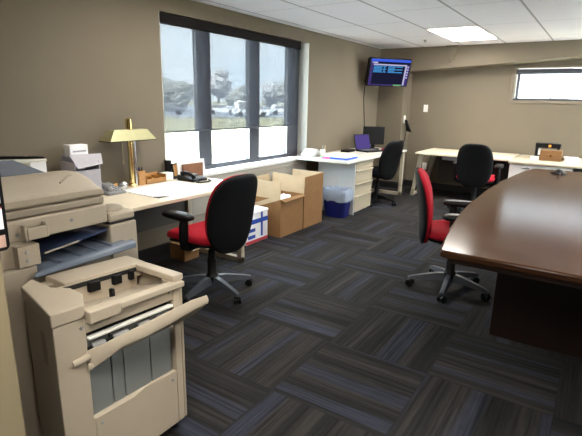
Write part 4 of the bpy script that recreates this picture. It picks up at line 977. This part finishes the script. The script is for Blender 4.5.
# conference phone on the table
cf = thing('conference_phone', 'dark three armed conference phone at the far end of the table', 'telephone', (1.495, 3.95, 0.742))
q = MB().lathe([(0.045, 0.0), (0.05, 0.012), (0.042, 0.03), (0.028, 0.045), (0.012, 0.05)], (1.495, 3.95, 0.742), 24); q.build('body', M['black'], cf)
for k in range(3):
    a = math.radians(30 + 120 * k); d = Vector((math.cos(a), math.sin(a), 0)); s1 = Vector((-d.y, d.x, 0)); c0 = Vector((1.495, 3.95, 0.742))
    MB().hull8([c0 + d * 0.03 - s1 * 0.03, c0 + d * 0.085 - s1 * 0.018, c0 + d * 0.085 + s1 * 0.018, c0 + d * 0.03 + s1 * 0.03],
               [c0 + d * 0.03 - s1 * 0.022 + Vector((0, 0, 0.028)), c0 + d * 0.08 - s1 * 0.012 + Vector((0, 0, 0.012)), c0 + d * 0.08 + s1 * 0.012 + Vector((0, 0, 0.012)), c0 + d * 0.03 + s1 * 0.022 + Vector((0, 0, 0.028))]).build('arm', M['black'], cf, 0.003)

# ------------------------------------------------------------------ outside
GZ = -0.6
go = MB().box(-420, -1.9, -60, 420, GZ - 0.3, GZ); go.box(-1.9, 60, 6.9, 420, GZ - 0.3, GZ); go.box(30, 60, -60, 6.9, GZ - 0.3, GZ); go = go.build('lawn', M['grass']); go['kind'] = 'structure'
pv = MB().box(-9.0, -1.9, -12, 22, GZ - 0.2, GZ + 0.02).box(4.6, 30, -30, 6.9, GZ - 0.3, GZ).build('bounce_paving', M['bounce']); pv['kind'] = 'structure'  # pale slabs added to bounce daylight up to the ceiling
po = MB().add([(-38, 36, GZ), (-150, 70, GZ), (-110, 190, GZ), (-28, 60, GZ)], [(0, 1, 2, 3)]).add([(-38, 36, GZ + .03), (-150, 70, GZ + .03), (-110, 190, GZ + .03), (-28, 60, GZ + .03)], [(0, 1, 2, 3)]).build('parking_lot', M['asphalt']); po['kind'] = 'structure'
def tree(label, x, y, h, w_, m, seed, trunk=0.22):
    o = thing('tree', label, 'tree', (x, y, GZ), group='trees seen through the left window')
    rd = random.Random(seed); q = bmesh.new()
    for k in range(9):
        a = rd.uniform(0, 2 * PI); rr_ = rd.uniform(0, 0.55) * w_; zz = h * rd.uniform(0.36, 0.82); s_ = w_ * rd.uniform(0.35, 0.6)
        ret = bmesh.ops.create_icosphere(q, subdivisions=3, radius=1)
        for v in ret['verts']:
            d = 1 + rd.uniform(-0.16, 0.16)
            v.co = Vector((rr_ * math.cos(a) + v.co.x * s_ * d, rr_ * math.sin(a) + v.co.y * s_ * d, zz + v.co.z * s_ * 0.75 * d))
    me = bpy.data.meshes.new('crown'); q.to_mesh(me); q.free(); me.materials.append(m)
    c = bpy.data.objects.new('crown', me); C.objects.link(c); c.parent = o
    MB().tube([(0, 0, -0.1), (0.05, 0, h * 0.3), (0, 0.1, h * 0.7)], [trunk, trunk * 0.8, trunk * 0.3], 8).build('trunk', M['bark'], o, local=True)
def polar(px_deg, dist): a = math.radians(px_deg); return 1.82 + dist * math.cos(a), -1.69 + dist * math.sin(a)
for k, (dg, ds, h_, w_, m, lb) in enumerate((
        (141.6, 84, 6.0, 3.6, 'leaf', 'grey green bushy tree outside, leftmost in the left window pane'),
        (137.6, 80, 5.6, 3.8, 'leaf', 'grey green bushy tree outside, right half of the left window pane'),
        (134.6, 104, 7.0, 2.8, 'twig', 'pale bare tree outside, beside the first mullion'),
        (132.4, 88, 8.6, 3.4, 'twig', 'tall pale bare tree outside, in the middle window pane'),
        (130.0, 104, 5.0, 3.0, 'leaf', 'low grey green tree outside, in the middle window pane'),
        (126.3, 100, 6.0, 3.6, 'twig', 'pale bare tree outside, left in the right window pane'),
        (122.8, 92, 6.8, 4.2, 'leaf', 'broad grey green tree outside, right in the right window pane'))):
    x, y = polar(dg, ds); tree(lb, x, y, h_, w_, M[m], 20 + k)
def car(name, label, dg, ds, rz, m, L__, H):
    x, y = polar(dg, ds); o = thing(name, label, 'car', (x, y, GZ + 0.03), rz, group='cars parked outside')
    hl = L__ / 2
    MB().prism([(-hl, 0.3), (hl, 0.3), (hl, 0.75), (hl * 0.9, 0.85), (hl * 0.5, 0.95), (hl * 0.25, H), (-hl * 0.75, H), (-hl * 0.97, 0.95)], 1, -0.85, 0.85).build('body', m, o, 0.06, local=True)
    MB().box(-hl * 0.7, hl * 0.3, -0.87, 0.87, 0.98, H - 0.12).build('side_window', M['greyph'], o, local=True)
    for a in (-hl * 0.62, hl * 0.62):
        for s1 in (-0.8, 0.8): MB().tube([(a, s1 - 0.1, 0.33), (a, s1 + 0.1, 0.33)], 0.33, 16).build('wheel', M['black'], o, local=True)
car('van', 'white van parked outside beside the second mullion', 128.6, 62, 0.9, M['carw'], 4.8, 2.0)
car('car', 'pale car parked outside, left in the middle window pane', 132.0, 70, 0.7, M['carw'], 4.4, 1.45)
car('car', 'grey car parked outside, in the left window pane', 138.2, 66, 0.7, M['card_'], 4.4, 1.45)
car('car', 'pale car parked outside, in the right window pane', 124.6, 74, 0.8, M['carw'], 4.4, 1.45)
nbld = thing('building', 'pale sided building outside the small back window', 'building', (2.0, 13.5, GZ))
q = MB().box(-6, 12, 13.2, 13.6, GZ, 6.0)
for k in range(30): q.box(-6, 12, 13.17, 13.2, GZ + 0.22 * k, GZ + 0.22 * k + 0.216)
q.build('siding', M['siding'], nbld)
bx('roof_edge', M['greyph'], nbld, -6.2, 12.2, 12.9, 13.7, 6.0, 6.2)
bx('window_frame', M['greyph'], nbld, 0.9, 2.0, 13.12, 13.19, 1.3, 2.6)

# ------------------------------------------------------------------ light
w = bpy.data.worlds.new('sky'); bpy.context.scene.world = w; w.use_nodes = True
nt_ = w.node_tree; nt_.nodes.clear()
bg = nt_.nodes.new('ShaderNodeBackground'); wo = nt_.nodes.new('ShaderNodeOutputWorld')
tc_ = nt_.nodes.new('ShaderNodeTexCoord'); nz = nt_.nodes.new('ShaderNodeTexNoise'); nz.inputs['Scale'].default_value = 3.5; nz.inputs['Detail'].default_value = 5
rp = nt_.nodes.new('ShaderNodeValToRGB'); rp.color_ramp.elements[0].position = 0.38; rp.color_ramp.elements[0].color = (0.72, 0.86, 0.98, 1)
rp.color_ramp.elements[1].position = 0.62; rp.color_ramp.elements[1].color = (0.95, 0.99, 1.0, 1)
nt_.links.new(tc_.outputs['Generated'], nz.inputs['Vector']); nt_.links.new(nz.outputs['Fac'], rp.inputs[0]); nt_.links.new(rp.outputs[0], bg.inputs[0])
bg.inputs[1].default_value = 5.5; nt_.links.new(bg.outputs[0], wo.inputs[0])
sl_ = bpy.data.lights.new('sun', 'SUN'); sl_.energy = 20.0; sl_.angle = math.radians(3); sl_.color = (1, 0.96, 0.9)
so = bpy.data.objects.new('sun', sl_); C.objects.link(so)
so.rotation_euler = Vector((0.0, 0.75, -0.80)).to_track_quat('-Z', 'Y').to_euler()
# sampling portals in the window openings and the added right one
for nm, loc, rot, sx, sy in (('portal_left', (-1.715, (WY0 + WY1) / 2, (WZ0 + WZ1) / 2), (0, -PI / 2, 0), WZ1 - WZ0, WY1 - WY0), ('portal_back', ((BX0 + BX1) / 2, YB + 0.2, (BZ0 + BZ1) / 2), (-PI / 2, 0, 0), BX1 - BX0, BZ1 - BZ0),
                            ('portal_right', (XR + 0.18, (RY0 + RY1) / 2, (RZ0 + RZ1) / 2), (0, PI / 2, 0), RZ1 - RZ0, RY1 - RY0)):
    al = bpy.data.lights.new(nm, 'AREA'); al.shape = 'RECTANGLE'; al.size = sx; al.size_y = sy; al.cycles.is_portal = True
    ao = bpy.data.objects.new(nm, al); C.objects.link(ao); ao.location = loc; ao.rotation_euler = rot

# ------------------------------------------------------------------ camera
cam = bpy.data.cameras.new('camera'); co_ = bpy.data.objects.new('camera', cam); C.objects.link(co_)
yaw, pit, rol = -0.5841, 0.2473, 0.0191
fw = Vector((math.sin(yaw) * math.cos(pit), math.cos(yaw) * math.cos(pit), -math.sin(pit)))
rt = Vector((math.cos(yaw), -math.sin(yaw), 0)); up = rt.cross(fw)
r2 = rt * math.cos(rol) + up * math.sin(rol); u2 = up * math.cos(rol) - rt * math.sin(rol)
co_.matrix_world = Matrix(((r2.x, u2.x, -fw.x, 1.8236), (r2.y, u2.y, -fw.y, -1.6876), (r2.z, u2.z, -fw.z, 1.4358), (0, 0, 0, 1)))
cam.sensor_fit = 'HORIZONTAL'; cam.sensor_width = 36.0; cam.lens = 461.28 / 582 * 36.0; cam.clip_start = 0.02; cam.clip_end = 2000
sc = bpy.context.scene; sc.camera = co_
sc.view_settings.view_transform = 'Standard'; sc.view_settings.look = 'None'; sc.view_settings.gamma = 1.0; sc.view_settings.use_curve_mapping = False
sc.view_settings.exposure = 1.9
cy = sc.cycles; cy.max_bounces = 10; cy.diffuse_bounces = 6; cy.glossy_bounces = 4; cy.transparent_max_bounces = 12; cy.use_denoising = True
cy.sample_clamp_indirect = 6.0; cy.caustics_reflective = False; cy.caustics_refractive = False
